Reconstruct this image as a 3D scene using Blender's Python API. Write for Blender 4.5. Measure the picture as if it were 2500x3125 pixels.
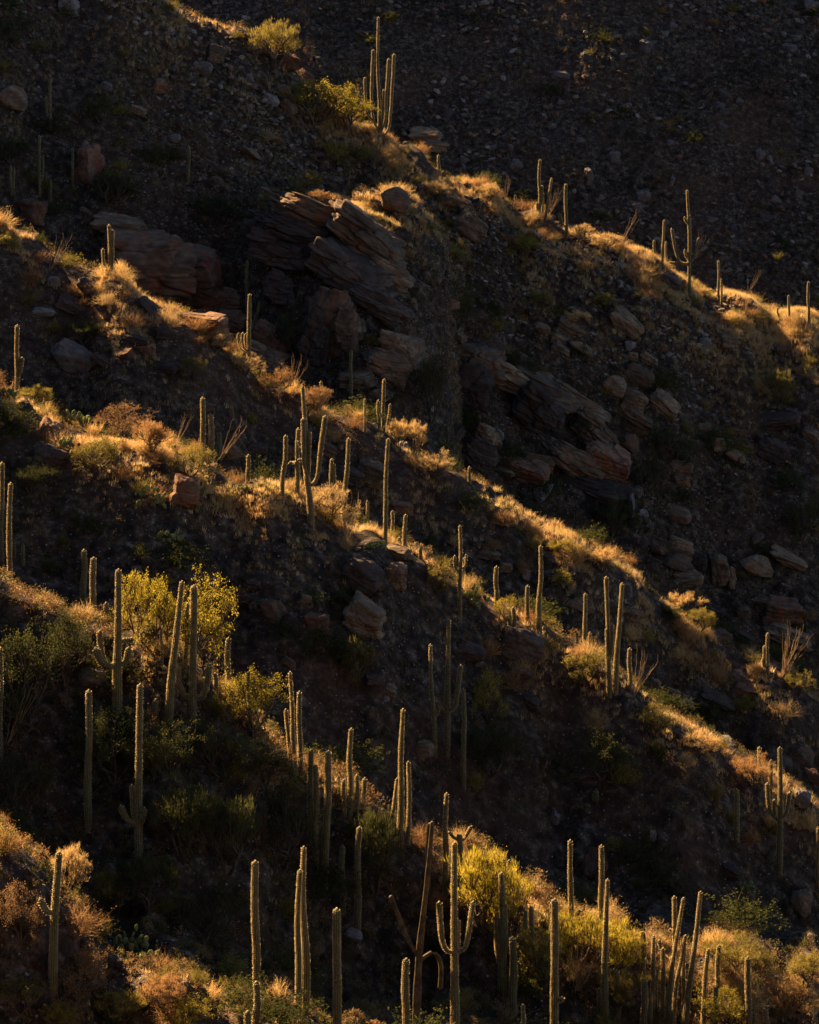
import bpy, math, random
import numpy as np
from mathutils import Vector, Matrix, Euler

for _o in list(bpy.data.objects):
    bpy.data.objects.remove(_o)
scene = bpy.context.scene
COL = scene.collection

# ------------------------------------------------------------------ camera
F = 7826.0            # focal length in photograph pixels (2500 x 3125)
PITCH = 0.22          # the lens looks down on the canyon side (as a lens shift)
cam_data = bpy.data.cameras.new("camera")
cam_data.sensor_fit = 'VERTICAL'
cam_data.sensor_height = 24.0
cam_data.lens = F / 3125.0 * 24.0
cam_data.shift_y = -PITCH * F / 3125.0
cam_data.clip_start = 0.5
cam_data.clip_end = 4000.0
camera = bpy.data.objects.new("camera", cam_data)
camera.rotation_euler = (math.radians(90), 0, 0)
COL.objects.link(camera)
scene.camera = camera

# ------------------------------------------------------------------ light
SUN_AZ = 47.0         # degrees to the left of straight behind the hill
SUN_EL = 34.0
a_, e_ = math.radians(SUN_AZ), math.radians(SUN_EL)
SUN_DIR = Vector((-math.sin(a_) * math.cos(e_), math.cos(a_) * math.cos(e_), math.sin(e_)))
sun_data = bpy.data.lights.new("sun", 'SUN')
sun_data.energy = 5.0
sun_data.angle = math.radians(0.53)
sun_data.color = (1.0, 0.66, 0.34)
sun = bpy.data.objects.new("sun", sun_data)
sun.rotation_euler = SUN_DIR.to_track_quat('Z', 'Y').to_euler()
sun.location = (-300, 500, 400)
COL.objects.link(sun)

world = bpy.data.worlds.new("World")
scene.world = world
world.use_nodes = True
wt = world.node_tree
wt.nodes.clear()
wo = wt.nodes.new('ShaderNodeOutputWorld')
wb = wt.nodes.new('ShaderNodeBackground')
ws = wt.nodes.new('ShaderNodeTexSky')
ws.sky_type = 'NISHITA'
ws.sun_disc = False
ws.sun_elevation = e_
ws.sun_rotation = -a_
ws.air_density = 0.36
ws.dust_density = 0.1
ws.ozone_density = 1.0
wb.inputs['Strength'].default_value = 0.05
wt.links.new(ws.outputs[0], wb.inputs[0])
wt.links.new(wb.outputs[0], wo.inputs[0])

scene.cycles.max_bounces = 5
scene.cycles.diffuse_bounces = 3
scene.cycles.glossy_bounces = 2
scene.cycles.transmission_bounces = 3
scene.view_settings.view_transform = 'Standard'
scene.view_settings.look = 'None'
scene.view_settings.exposure = 2.42
scene.view_settings.gamma = 1.0
scene.view_settings.use_curve_mapping = False

# ------------------------------------------------------------------ helpers
rng = np.random.default_rng(7)
random.seed(7)
OX = {1: (0, 0), 2: (1250, 0), 3: (0, 800), 4: (1250, 800), 5: (0, 1600), 6: (1250, 1600), 7: (0, 2325), 8: (1250, 2325)}
TS = 1250.0 / 1725.0


def PX(t, x, y):
    o = OX[t]
    return o[0] + x * TS, o[1] + y * TS


def ang(py):
    return (1562.5 - py) / F - PITCH


def at(px, py, D):
    return Vector(((px - 1250.0) / F * D, D, ang(py) * D))


def _hash(ix, iy, seed):
    h = (ix.astype(np.int64) * 374761393 + iy.astype(np.int64) * 668265263 + seed * 974711) & 0x7fffffff
    h = ((h ^ (h >> 13)) * 1274126177) & 0x7fffffff
    return ((h ^ (h >> 16)) & 0xffff) / 65535.0


def vnoise(x, y, seed=0):
    x = np.asarray(x, float); y = np.asarray(y, float)
    ix = np.floor(x); iy = np.floor(y)
    fx = x - ix; fy = y - iy
    fx = fx * fx * (3 - 2 * fx); fy = fy * fy * (3 - 2 * fy)
    a = _hash(ix, iy, seed); b = _hash(ix + 1, iy, seed)
    c = _hash(ix, iy + 1, seed); d = _hash(ix + 1, iy + 1, seed)
    return (a * (1 - fx) + b * fx) * (1 - fy) + (c * (1 - fx) + d * fx) * fy * 1.0 - 0.5


def fbm(x, y, seed=0, octs=4):
    s = 0; a = 1.0
    for k in range(octs):
        s = s + a * vnoise(x, y, seed + k * 17)
        x = x * 2.03 + 5.1; y = y * 2.03 + 3.7; a *= 0.5
    return s


def mesh_np(name, V, faces, smooth=True, tint=None, mats=(), midx=None):
    """V (n,3); faces: int array (m,3) or (m,4) or a list of such arrays."""
    me = bpy.data.meshes.new(name)
    V = np.ascontiguousarray(V, dtype=np.float32)
    fl = faces if isinstance(faces, list) else [faces]
    fl = [np.asarray(f, dtype=np.int32) for f in fl if len(f)]
    loops = np.concatenate([f.ravel() for f in fl])
    tot = np.concatenate([np.full(len(f), f.shape[1], np.int32) for f in fl])
    start = np.concatenate([[0], np.cumsum(tot)[:-1]]).astype(np.int32)
    me.vertices.add(len(V)); me.vertices.foreach_set("co", V.ravel())
    me.loops.add(len(loops)); me.loops.foreach_set("vertex_index", loops)
    me.polygons.add(len(tot)); me.polygons.foreach_set("loop_start", start); me.polygons.foreach_set("loop_total", tot)
    me.polygons.foreach_set("use_smooth", np.full(len(tot), smooth, dtype=bool))
    for m in mats:
        me.materials.append(m)
    if midx is not None:
        me.polygons.foreach_set("material_index", np.asarray(midx, dtype=np.int32))
    if tint is not None:
        at_ = me.attributes.new("tint", 'FLOAT_COLOR', 'POINT')
        c = np.ones((len(V), 4), np.float32); c[:, :3] = tint
        at_.data.foreach_set("color", c.ravel())
    me.update()
    me.validate()
    return me


def obj(name, data, parent=None, loc=None, rot=None, scale=None, label=None, cat=None, group=None, kind=None):
    o = bpy.data.objects.new(name, data)
    COL.objects.link(o)
    if parent is not None:
        o.parent = parent
    if loc is not None:
        o.location = loc
    if rot is not None:
        o.rotation_euler = rot
    if scale is not None:
        o.scale = scale
    if label: o['label'] = label
    if cat: o['category'] = cat
    if group: o['group'] = group
    if kind: o['kind'] = kind
    return o


# ------------------------------------------------------------------ materials
class NT:
    def __init__(s, name):
        s.m = bpy.data.materials.new(name); s.m.use_nodes = True
        s.t = s.m.node_tree; s.t.nodes.clear()
        s.out = s.t.nodes.new('ShaderNodeOutputMaterial')

    def n(s, typ, **kw):
        nd = s.t.nodes.new(typ)
        for k, v in kw.items():
            if isinstance(v, (int, float, str, bool)) and hasattr(nd, k) and k not in nd.inputs.keys():
                setattr(nd, k, v)
            else:
                nd.inputs[k].default_value = v
        return nd

    def l(s, a, b):
        s.t.links.new(a, b)

    def coord(s, which='Object'):
        return s.n('ShaderNodeTexCoord').outputs[which]

    def mapping(s, v, sc):
        m = s.n('ShaderNodeMapping'); m.inputs['Scale'].default_value = sc
        s.l(v, m.inputs['Vector']); return m.outputs[0]

    def noise(s, v, scale, detail=5, rough=0.6):
        n = s.n('ShaderNodeTexNoise'); n.inputs['Scale'].default_value = scale
        n.inputs['Detail'].default_value = detail; n.inputs['Roughness'].default_value = rough
        s.l(v, n.inputs['Vector']); return n.outputs['Fac']

    def ramp(s, fac, stops):
        r = s.n('ShaderNodeValToRGB'); cr = r.color_ramp
        while len(cr.elements) > 1: cr.elements.remove(cr.elements[-1])
        cr.elements[0].position = stops[0][0]; cr.elements[0].color = (*stops[0][1], 1)
        for p, c in stops[1:]:
            e = cr.elements.new(p); e.color = (*c, 1)
        s.l(fac, r.inputs[0]); return r.outputs[0]

    def mix(s, fac, a, b, mode='MIX'):
        m = s.n('ShaderNodeMix'); m.data_type = 'RGBA'; m.blend_type = mode
        for i, v in ((0, fac), (6, a), (7, b)):
            if isinstance(v, float): m.inputs[i].default_value = v
            elif isinstance(v, tuple): m.inputs[i].default_value = (*v, 1)
            else: s.l(v, m.inputs[i])
        return m.outputs[2]

    def math(s, op, a, b=None):
        m = s.n('ShaderNodeMath'); m.operation = op
        for i, v in ((0, a), (1, b)):
            if v is None: continue
            if isinstance(v, (int, float)): m.inputs[i].default_value = v
            else: s.l(v, m.inputs[i])
        return m.outputs[0]

    def bump(s, h, strength, dist):
        b = s.n('ShaderNodeBump'); b.inputs['Strength'].default_value = strength
        b.inputs['Distance'].default_value = dist; s.l(h, b.inputs['Height']); return b.outputs[0]

    def principled(s, col, rough=0.9, normal=None, spec=0.2):
        p = s.n('ShaderNodeBsdfPrincipled')
        if isinstance(col, tuple): p.inputs['Base Color'].default_value = (*col, 1)
        else: s.l(col, p.inputs['Base Color'])
        p.inputs['Roughness'].default_value = rough
        p.inputs['Specular IOR Level'].default_value = spec
        if normal is not None: s.l(normal, p.inputs['Normal'])
        return p.outputs[0]

    def leaf(s, col, trans=0.5):
        d = s.n('ShaderNodeBsdfDiffuse'); t = s.n('ShaderNodeBsdfTranslucent'); x = s.n('ShaderNodeMixShader')
        s.l(col, d.inputs[0]); s.l(col, t.inputs[0]); x.inputs[0].default_value = trans
        s.l(d.outputs[0], x.inputs[1]); s.l(t.outputs[0], x.inputs[2]); return x.outputs[0]

    def done(s, sh):
        s.l(sh, s.out.inputs['Surface']); return s.m


def m_ground():
    t = NT("hillside_soil"); c = t.coord('Object')
    n1 = t.noise(c, 0.09, 4); n2 = t.noise(c, 1.1, 5, 0.7); n3 = t.noise(c, 5.0, 3, 0.75)
    base = t.ramp(n2, [(0.34, (0.012, 0.010, 0.008)), (0.48, (0.044, 0.033, 0.022)), (0.58, (0.100, 0.071, 0.043)), (0.70, (0.24, 0.195, 0.145))])
    red = t.mix(t.ramp(n1, [(0.45, (0, 0, 0)), (0.66, (0.40, 0.40, 0.40))]), base, (0.12, 0.055, 0.028))
    v = t.n('ShaderNodeTexVoronoi'); v.inputs['Scale'].default_value = 2.6; t.l(c, v.inputs['Vector'])
    st = t.ramp(v.outputs['Distance'], [(0.10, (1, 1, 1)), (0.24, (0, 0, 0))])
    rnd = t.n('ShaderNodeSeparateColor'); t.l(v.outputs['Color'], rnd.inputs[0])
    sel = t.math('MULTIPLY', st, t.math('GREATER_THAN', rnd.outputs[0], 0.62))
    colr = t.mix(rnd.outputs[1], (0.20, 0.15, 0.11), (0.38, 0.33, 0.28))
    col = t.mix(sel, red, colr)
    return t.done(t.principled(col, 0.95, t.bump(n3, 1.0, 0.35), 0.1))


def m_rock(name, dark, mid, light, stain, stain_amt):
    t = NT(name); c = t.coord('Object')
    oi = t.n('ShaderNodeObjectInfo')
    add = t.n('ShaderNodeVectorMath'); add.operation = 'ADD'; t.l(c, add.inputs[0])
    sc = t.n('ShaderNodeVectorMath'); sc.operation = 'SCALE'; sc.inputs[0].default_value = (37.0, 21.0, 53.0)
    t.l(oi.outputs['Random'], sc.inputs['Scale']); t.l(sc.outputs[0], add.inputs[1])
    p = add.outputs[0]
    big = t.noise(p, 1.3, 3, 0.6)
    strat = t.noise(t.mapping(p, (1.2, 1.2, 6.0)), 2.2, 5, 0.7)
    fine = t.noise(p, 14.0, 3, 0.7)
    streak = t.noise(t.mapping(p, (4.0, 4.0, 0.5)), 1.5, 2)
    f = t.math('ADD', t.math('MULTIPLY', strat, 0.40), t.math('ADD', t.math('MULTIPLY', big, 0.42), t.math('MULTIPLY', fine, 0.26)))
    col = t.ramp(f, [(0.36, dark), (0.50, mid), (0.60, light), (0.72, tuple(min(1, v * 1.25) for v in light))])
    vary = t.ramp(oi.outputs['Random'], [(0.0, (0.42, 0.41, 0.40)), (0.5, (0.72, 0.69, 0.65)), (1.0, (1.05, 0.97, 0.88))])
    col = t.mix(1.0, col, vary, 'MULTIPLY')
    sm = t.math('MULTIPLY', t.ramp(streak, [(0.50, (0, 0, 0)), (0.62, (1, 1, 1))]), stain_amt)
    col = t.mix(sm, col, stain)
    varn = t.math('MULTIPLY', t.ramp(big, [(0.50, (0, 0, 0)), (0.60, (1, 1, 1))]), 0.6)
    col = t.mix(varn, col, tuple(v * 0.6 for v in dark))
    return t.done(t.principled(col, 0.9, t.bump(strat, 0.9, 0.14), 0.15))


def m_tint(name, trans, mult=(1, 1, 1)):
    t = NT(name)
    a = t.n('ShaderNodeAttribute'); a.attribute_name = "tint"
    col = t.mix(1.0, a.outputs['Color'], tuple(mult), 'MULTIPLY')
    return t.done(t.leaf(col, trans))


def m_leaf(name, c1, c2, trans=0.5):
    t = NT(name); c = t.coord('Object'); oi = t.n('ShaderNodeObjectInfo')
    n = t.noise(c, 3.5, 3)
    col = t.mix(t.ramp(n, [(0.35, (0, 0, 0)), (0.65, (1, 1, 1))]), c1, c2)
    v = t.ramp(oi.outputs['Random'], [(0, (0.7, 0.7, 0.7)), (1, (1.2, 1.15, 1.0))])
    return t.done(t.leaf(t.mix(1.0, col, v, 'MULTIPLY'), trans))


def m_plain(name, col, rough=0.9, sc=6.0, amt=0.5):
    t = NT(name); c = t.coord('Object'); n = t.noise(c, sc, 6, 0.7)
    cc = t.mix(t.ramp(n, [(0.35, (0, 0, 0)), (0.65, (1, 1, 1))]), tuple(v * (1 - amt) for v in col), tuple(min(1, v * (1 + amt)) for v in col))
    return t.done(t.principled(cc, rough, None, 0.15))


def m_cactus():
    t = NT("saguaro_skin"); c = t.coord('Object')
    a = t.n('ShaderNodeAttribute'); a.attribute_name = "tint"
    oi = t.n('ShaderNodeObjectInfo')
    n = t.noise(c, 2.2, 5, 0.65); band = t.noise(t.mapping(c, (0.4, 0.4, 4.0)), 1.0, 3)
    col = t.mix(t.ramp(n, [(0.4, (0, 0, 0)), (0.68, (0.7, 0.7, 0.7))]), a.outputs['Color'], (0.17, 0.135, 0.060))
    col = t.mix(t.math('MULTIPLY', t.ramp(band, [(0.56, (0, 0, 0)), (0.66, (1, 1, 1))]), 0.35), col, (0.06, 0.045, 0.022))
    v = t.ramp(oi.outputs['Random'], [(0, (0.75, 0.8, 0.75)), (1, (1.15, 1.1, 1.05))])
    return t.done(t.principled(t.mix(1.0, col, v, 'MULTIPLY'), 0.7, None, 0.25))


MAT = {}
MAT['ground'] = m_ground()
MAT['scrub'] = m_plain("far_scrub_slope", (0.055, 0.044, 0.026), 0.95, 0.3, 0.5)
MAT['rock'] = m_rock("weathered_gneiss", (0.046, 0.037, 0.027), (0.158, 0.116, 0.070), (0.29, 0.222, 0.142), (0.20, 0.075, 0.030), 0.35)
MAT['rock_red'] = m_rock("stained_gneiss", (0.042, 0.030, 0.022), (0.15, 0.095, 0.058), (0.26, 0.17, 0.105), (0.22, 0.055, 0.022), 0.65)
MAT['rock_dark'] = m_rock("varnished_gneiss", (0.022, 0.019, 0.017), (0.062, 0.050, 0.040), (0.13, 0.105, 0.080), (0.11, 0.05, 0.024), 0.35)
MAT['rock_pale'] = m_rock("pale_granite", (0.085, 0.082, 0.078), (0.20, 0.185, 0.165), (0.31, 0.285, 0.25), (0.24, 0.15, 0.08), 0.2)
MAT['rock_far'] = m_rock("shade_darkened_granite", (0.045, 0.045, 0.045), (0.11, 0.105, 0.098), (0.19, 0.18, 0.165), (0.12, 0.085, 0.05), 0.2)  # darker copy of the pale granite, far slope's shade put in its colour
MAT['grass'] = m_tint("dry_grass_blades", 0.5)
MAT['spine'] = m_tint("saguaro_spines", 0.55)
MAT['cactus'] = m_cactus()
MAT['cactus_dead'] = m_plain("dead_saguaro_bark", (0.085, 0.050, 0.030), 0.9, 5.0, 0.6)
MAT['straw'] = m_leaf("straw_twigs", (0.42, 0.285, 0.12), (0.60, 0.43, 0.20), 0.5)
MAT['rust'] = m_leaf("rusty_twigs", (0.26, 0.145, 0.065), (0.40, 0.245, 0.11), 0.45)
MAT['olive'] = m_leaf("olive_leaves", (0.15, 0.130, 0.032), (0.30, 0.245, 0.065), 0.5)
MAT['green'] = m_leaf("dark_green_shaded_leaves", (0.036, 0.045, 0.016), (0.085, 0.090, 0.028), 0.45)  # dark shrubs, and palo verdes in shade with the shading put in the leaf colour
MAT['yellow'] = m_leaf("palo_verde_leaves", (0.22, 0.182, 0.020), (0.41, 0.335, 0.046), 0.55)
MAT['bark'] = m_plain("tree_bark", (0.075, 0.055, 0.036))
MAT['ocotillo'] = m_plain("ocotillo_bark", (0.26, 0.175, 0.085), 0.8, 9.0, 0.4)
MAT['pad'] = m_leaf("prickly_pear_skin", (0.13, 0.165, 0.065), (0.24, 0.26, 0.105), 0.25)
MAT['cholla'] = m_leaf("cholla_spines", (0.36, 0.27, 0.13), (0.52, 0.42, 0.22), 0.45)

# ------------------------------------------------------------------ terrain
S = 2500.0 / 1725.0
CREST = {  # crest lines of the spurs, image points of the 1725-wide view, and distance in metres
    'R5': (134, [(-700, 1600), (0, 1850), (100, 1925), (200, 2000), (350, 2085), (540, 2190), (800, 2300), (1725, 2560), (2500, 2800)]),
    'R4': (170, [(-700, 900), (0, 1205), (120, 1265), (250, 1330), (430, 1440), (530, 1560), (620, 1640), (750, 1700), (850, 1770), (960, 1835), (1100, 1890), (1200, 1945), (1350, 2000), (1500, 2010), (1600, 2030), (1725, 2075), (2500, 2400)]),
    'R3': (207, [(-700, 480), (0, 815), (110, 875), (250, 915), (400, 955), (500, 1015), (600, 1065), (700, 1105), (800, 1150), (900, 1195), (1050, 1285), (1140, 1335), (1300, 1450), (1400, 1515), (1500, 1575), (1600, 1635), (1725, 1730), (2500, 2250)]),
    'R2': (244, [(-700, 130), (0, 487), (110, 545), (230, 595), (330, 645), (470, 735), (560, 805), (680, 872), (800, 912), (870, 962), (990, 1012), (1100, 1092), (1200, 1162), (1300, 1212), (1400, 1272), (1500, 1335), (1600, 1402), (1725, 1485), (2500, 2000)]),
    'R1': (325, [(-700, -700), (0, -240), (200, -110), (360, 0), (480, 62), (600, 125), (660, 205), (790, 283), (880, 330), (920, 377), (1050, 402), (1190, 490), (1330, 542), (1440, 582), (1560, 622), (1725, 692), (2500, 1100)]),
    'R0': (520, [(-700, -520), (0, -330), (862, -240), (1725, -190), (2500, -60)]),
}
KEYS = ['R5', 'R4', 'R3', 'R2', 'R1', 'R0']
UH = 1250.0 / F
U = np.concatenate([np.linspace(-0.75, -0.195, 34)[:-1], np.linspace(-0.195, 0.195, 410), np.linspace(0.195, 0.75, 34)[1:]])
DS = np.concatenate([np.arange(112, 124, 1.0), np.arange(124, 262, 0.33), np.arange(262, 340, 0.42), np.arange(340, 536, 1.0), np.array([540, 548, 560, 580, 610, 660, 740.])])
NC, NR = len(U), len(DS)
ximg = (U * F + 1250.0) / S


def crest_z(key, u):
    D, pts = CREST[key]
    x = (u * F + 1250.0) / S
    ys = np.interp(x, [p[0] for p in pts], [p[1] for p in pts])
    return ang(ys * S) * D


# how broad and open the crest is along its length (a flat grassy shoulder or a sharp edge)
LIT = {'R5': [(0, .4), (150, .25), (400, .4), (540, .2)], 'R4': [(0, .0), (230, .05), (300, .5), (560, .5), (650, .3), (900, .35), (960, 1), (1350, 1), (1600, .8)],
       'R3': [(0, 1), (260, .95), (420, .75), (560, .7), (640, 1), (820, .95), (880, .45), (1120, .35), (1180, .15), (1370, .2), (1430, .75), (1580, .7), (1640, .35)],
       'R2': [(0, .9), (120, .9), (170, .5), (240, .85), (540, .75), (600, .45), (780, .5), (840, .95), (980, .8), (1040, .25), (1150, .3), (1210, .85), (1480, .75), (1540, .25), (1640, .7)],
       'R1': [(0, .1), (800, .1), (870, 1), (1000, .9), (1100, .7), (1200, 1), (1420, 1), (1520, .7), (1725, .6)], 'R0': [(0, 1), (1, 1)]}
FACE = 0.86
bumps = {k: np.interp(U, np.linspace(-.8, .8, 180), np.random.default_rng(70 + i).uniform(-1, 1, 180)) for i, k in enumerate(KEYS)}
LITU = np.stack([np.interp(ximg, [p[0] for p in LIT[k]], [p[1] for p in LIT[k]]) for k in KEYS[:5]])
CD = {}
wander = {k: 2.6 * np.interp(U, np.linspace(-.8, .8, 40), np.random.default_rng(30 + i).uniform(-1, 1, 40)) for i, k in enumerate(KEYS)}
Z = np.zeros((NR, NC))
for j, u in enumerate(U):
    xs, zs = [112.0, 118.0], [-76.0, -72.0]
    for i, k in enumerate(KEYS):
        D0 = CREST[k][0]
        D = D0 + wander[k][j]
        z = crest_z(k, u) * D / D0
        lit = float(np.interp(ximg[j], [p[0] for p in LIT[k]], [p[1] for p in LIT[k]]))
        sh = (0.8 + {'R5': 3.4, 'R4': 4.6, 'R3': 3.7, 'R2': 3.5, 'R1': 8.5}.get(k, 0) * lit) if k != 'R0' else 8.0
        dr = sh * (0.38 * lit + 0.80 * (1 - lit))
        z += 0.35 + (0.9 * bumps[k][j] if k != 'R0' else 0.0)
        # previous crest back slope meets this face
        fx, fz = D - sh, z - dr
        px_, pz_ = xs[-1], zs[-1]
        bs = -0.30
        face = FACE if k not in ('R0',) else 0.92
        # line1: pz + bs*(x-px), line2: fz + face*(x-fx)
        xg = (pz_ - fz - bs * px_ + face * fx) / (face - bs)
        xg = min(max(xg, px_ + 2.0), fx - 2.0)
        zg = pz_ + bs * (xg - px_)
        xs += [xg, fx, D, D + 4.5]
        zs += [zg, fz, z, z - 0.9]
    xs += [600, 740]; zs += [zs[-1] - 25, zs[-1] - 90]
    Z[:, j] = np.interp(DS, xs, zs)
    wb_ = min(1.0, (ximg[j] - 440) / 110, (960 - ximg[j]) / 110)
    if wb_ > 0:                                      # a bench of bedrock below the uppermost crest
        Db = 297.0 + 1.5 * wander['R0'][j]
        zb = ang((434 - 0.07 * (ximg[j] - 540)) * S) * Db - (1 - wb_) * 7.0 + 0.5 * bumps['R0'][j]
        Z[:, j] = np.maximum(Z[:, j], np.interp(DS, [Db - 31, Db - 30, Db - 5.5, Db, Db + 5, Db + 25, Db + 26], [-400, zb - 23.5, zb - 2.1, zb, zb - 0.6, zb - 10, -400]))
XW = U[None, :] * DS[:, None]
YW = np.repeat(DS[:, None], NC, 1)


def smooth(A, n, axis):
    k = np.ones(2 * n + 1) / (2 * n + 1)
    P = np.pad(A, [(n, n) if ax == axis else (0, 0) for ax in (0, 1)], mode='edge')
    return np.apply_along_axis(lambda v: np.convolve(v, k, 'valid'), axis, P)


Z = smooth(smooth(Z, 4, 0), 3, 1)
near = np.clip((DS[:, None] - 112) / 8, 0, 1)
Z = Z + near * (1.5 * fbm(XW / 13, YW / 13, 1, 3) + 0.9 * fbm(XW / 4.2, YW / 4.2, 2, 3) + 0.30 * fbm(XW / 1.3, YW / 1.3, 3, 3))
# ledges of tilted bedrock
rockmask = np.clip((fbm(XW / 16, YW / 16 + Z / 16, 9, 3) + 0.12) * 5, 0, 1)
mid = np.exp(-(((XW + 1) / 30) ** 2)) * ((YW > 250) & (YW < 318))
rockmask = np.clip(rockmask * 0.6 + mid * 1.0, 0, 1)
q = (Z + 0.42 * XW + 1.1 * fbm(XW / 9, YW / 9, 12, 3)) / 1.7
fr = q - np.floor(q)
st_ = np.clip((fr - 0.30) / 0.22, 0, 1); st_ = st_ * st_ * (3 - 2 * st_)
Z = Z + near * rockmask * 1.45 * (st_ - fr)
tmax = np.maximum.accumulate(Z / DS[:, None], axis=0)


def hz(x, y):
    """ground height at a world point"""
    u = x / y
    j = np.clip(np.searchsorted(U, u) - 1, 0, NC - 2); i = np.clip(np.searchsorted(DS, y) - 1, 0, NR - 2)
    fu = (u - U[j]) / (U[j + 1] - U[j]); fd = (y - DS[i]) / (DS[i + 1] - DS[i])
    return (Z[i, j] * (1 - fu) + Z[i, j + 1] * fu) * (1 - fd) + (Z[i + 1, j] * (1 - fu) + Z[i + 1, j + 1] * fu) * fd


def hit(px, py, snap=0):
    """distance of the ground seen at a photograph pixel; with snap, a crest up to that many pixels lower wins"""
    if snap:
        d0 = hit(px, py)
        for q_ in range(4, snap + 1, 4):
            d1 = hit(px, py + q_)
            if d1 < d0 - 7.0:
                return d1
        return d0
    u = (px - 1250.0) / F
    j = int(np.clip(np.searchsorted(U, u) - 1, 0, NC - 2)); fu = (u - U[j]) / (U[j + 1] - U[j])
    t = (Z[:, j] * (1 - fu) + Z[:, j + 1] * fu) / DS
    i = int(np.argmax(t >= ang(py)))
    if i == 0:
        return DS[0] if t[0] >= ang(py) else 300.0
    f = (ang(py) - t[i - 1]) / (t[i] - t[i - 1])
    return float(DS[i - 1] + f * (DS[i] - DS[i - 1]))


idx = np.arange(NR * NC).reshape(NR, NC)
quads = np.stack([idx[:-1, :-1], idx[:-1, 1:], idx[1:, 1:], idx[1:, :-1]], -1).reshape(-1, 4)
obj("hillside", mesh_np("hillside", np.stack([XW, YW, Z], -1).reshape(-1, 3), quads, True, mats=[MAT['ground']]), kind='structure')

# the canyon floor and the opposite slope on which the camera stands
gx = np.linspace(-420, 420, 60); gy = np.concatenate([np.linspace(-420, 110, 70), [116.0]])
GX, GY = np.meshgrid(gx, gy)
GZ = np.interp(GY.ravel(), [-420, -300, 0, 96, 105, 116], [150, 120, -2.2, -78, -80, -77.5]).reshape(GX.shape)
GZ += 2.0 * fbm(GX / 40, GY / 40, 21, 3) * np.clip(np.abs(GY) / 40, 0, 1) * (GY < 100)
gi = np.arange(GX.size).reshape(GX.shape)
gq = np.stack([gi[:-1, :-1], gi[:-1, 1:], gi[1:, 1:], gi[1:, :-1]], -1).reshape(-1, 4)
obj("canyon_floor", mesh_np("canyon_floor", np.stack([GX, GY, GZ], -1).reshape(-1, 3), gq, True, mats=[MAT['scrub']]), kind='structure')

# ------------------------------------------------------------------ rocks
def ico(sub):
    import bmesh
    bm = bmesh.new(); bmesh.ops.create_icosphere(bm, subdivisions=sub, radius=1.0)
    V = np.array([v.co[:] for v in bm.verts]); Fc = np.array([[v.index for v in f.verts] for f in bm.faces]); bm.free()
    return V, Fc


def n3(P, s, seed):
    return (vnoise(P[:, 0] * s + P[:, 2] * s * .7, P[:, 1] * s - P[:, 2] * s * .6, seed) + vnoise(P[:, 2] * s + P[:, 1] * s * .5, P[:, 0] * s - P[:, 1] * s * .4, seed + 5))


def worley(P, pts):
    d = np.sqrt(((P[:, None, :] - pts[None]) ** 2).sum(-1))
    o = np.argpartition(d, 1, axis=1)[:, :2]
    d2 = np.take_along_axis(d, o, 1); srt = np.argsort(d2, 1)
    d2 = np.take_along_axis(d2, srt, 1); o = np.take_along_axis(o, srt, 1)
    return d2[:, 1] - d2[:, 0], o[:, 0]


def rock_mesh(name, seed, sub, slab, mat):
    r = np.random.default_rng(seed)
    V, Fc = ico(sub)
    ax = np.vstack([np.eye(3), -np.eye(3)]) + r.normal(0, .16, (6, 3))
    N = np.vstack([ax, r.normal(size=(11, 3))]); N /= np.linalg.norm(N, axis=1)[:, None]
    H = np.concatenate([r.uniform(.58, .74, 6) if slab else r.uniform(.74, .95, 6), r.uniform(.70, .98, 11)])
    d = V @ N.T
    rad = np.where(d > 0.05, H[None, :] / np.maximum(d, 0.05), 9.0)
    k = 34.0
    rr = -np.log(np.exp(-k * np.minimum(rad, 3)).sum(1)) / k
    P = V * np.clip(rr, 0.3, 1.25)[:, None]
    nrm = V
    P = P + nrm * (0.09 * n3(P, 1.7, seed) + 0.06 * n3(P, 4.5, seed + 9) + 0.035 * n3(P, 11, seed + 3))[:, None]
    if slab > 0:      # bedding planes: beds step in and out
        q = P[:, 2] * slab + 0.35 * n3(P, 1.2, seed + 31)
        bed = _hash(np.floor(q), np.floor(q) * 0, seed) - 0.5
        f = q - np.floor(q)
        groove = np.clip(1 - np.minimum(f, 1 - f) / 0.10, 0, 1) * (n3(P, 2.3, seed + 77) > -.12)
        P[:, :2] *= (1 + 0.20 * bed - 0.10 * groove)[:, None]
    # joints: the mass is broken into blocks that stand proud or sit back
    nb_ = 26 if sub >= 6 else 12
    Q = P * np.array([1, 1, 1.7 if slab else 1.0]); pts = r.uniform(-1, 1, (nb_, 3)) * np.array([1, 1, 1.4])
    gap, cell = worley(Q + 0.05 * n3(P, 6, seed)[:, None], pts)
    push = r.uniform(-.11, .08, nb_)[cell] - .10 * np.clip(1 - gap / .07, 0, 1)
    P = P * (1 + push * (1.0 if slab or sub >= 6 else .55))[:, None]
    P /= np.abs(P).max(0)[None, :]
    return mesh_np(name, P * 0.5, Fc, False if sub < 4 else True, mats=[mat])


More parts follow.
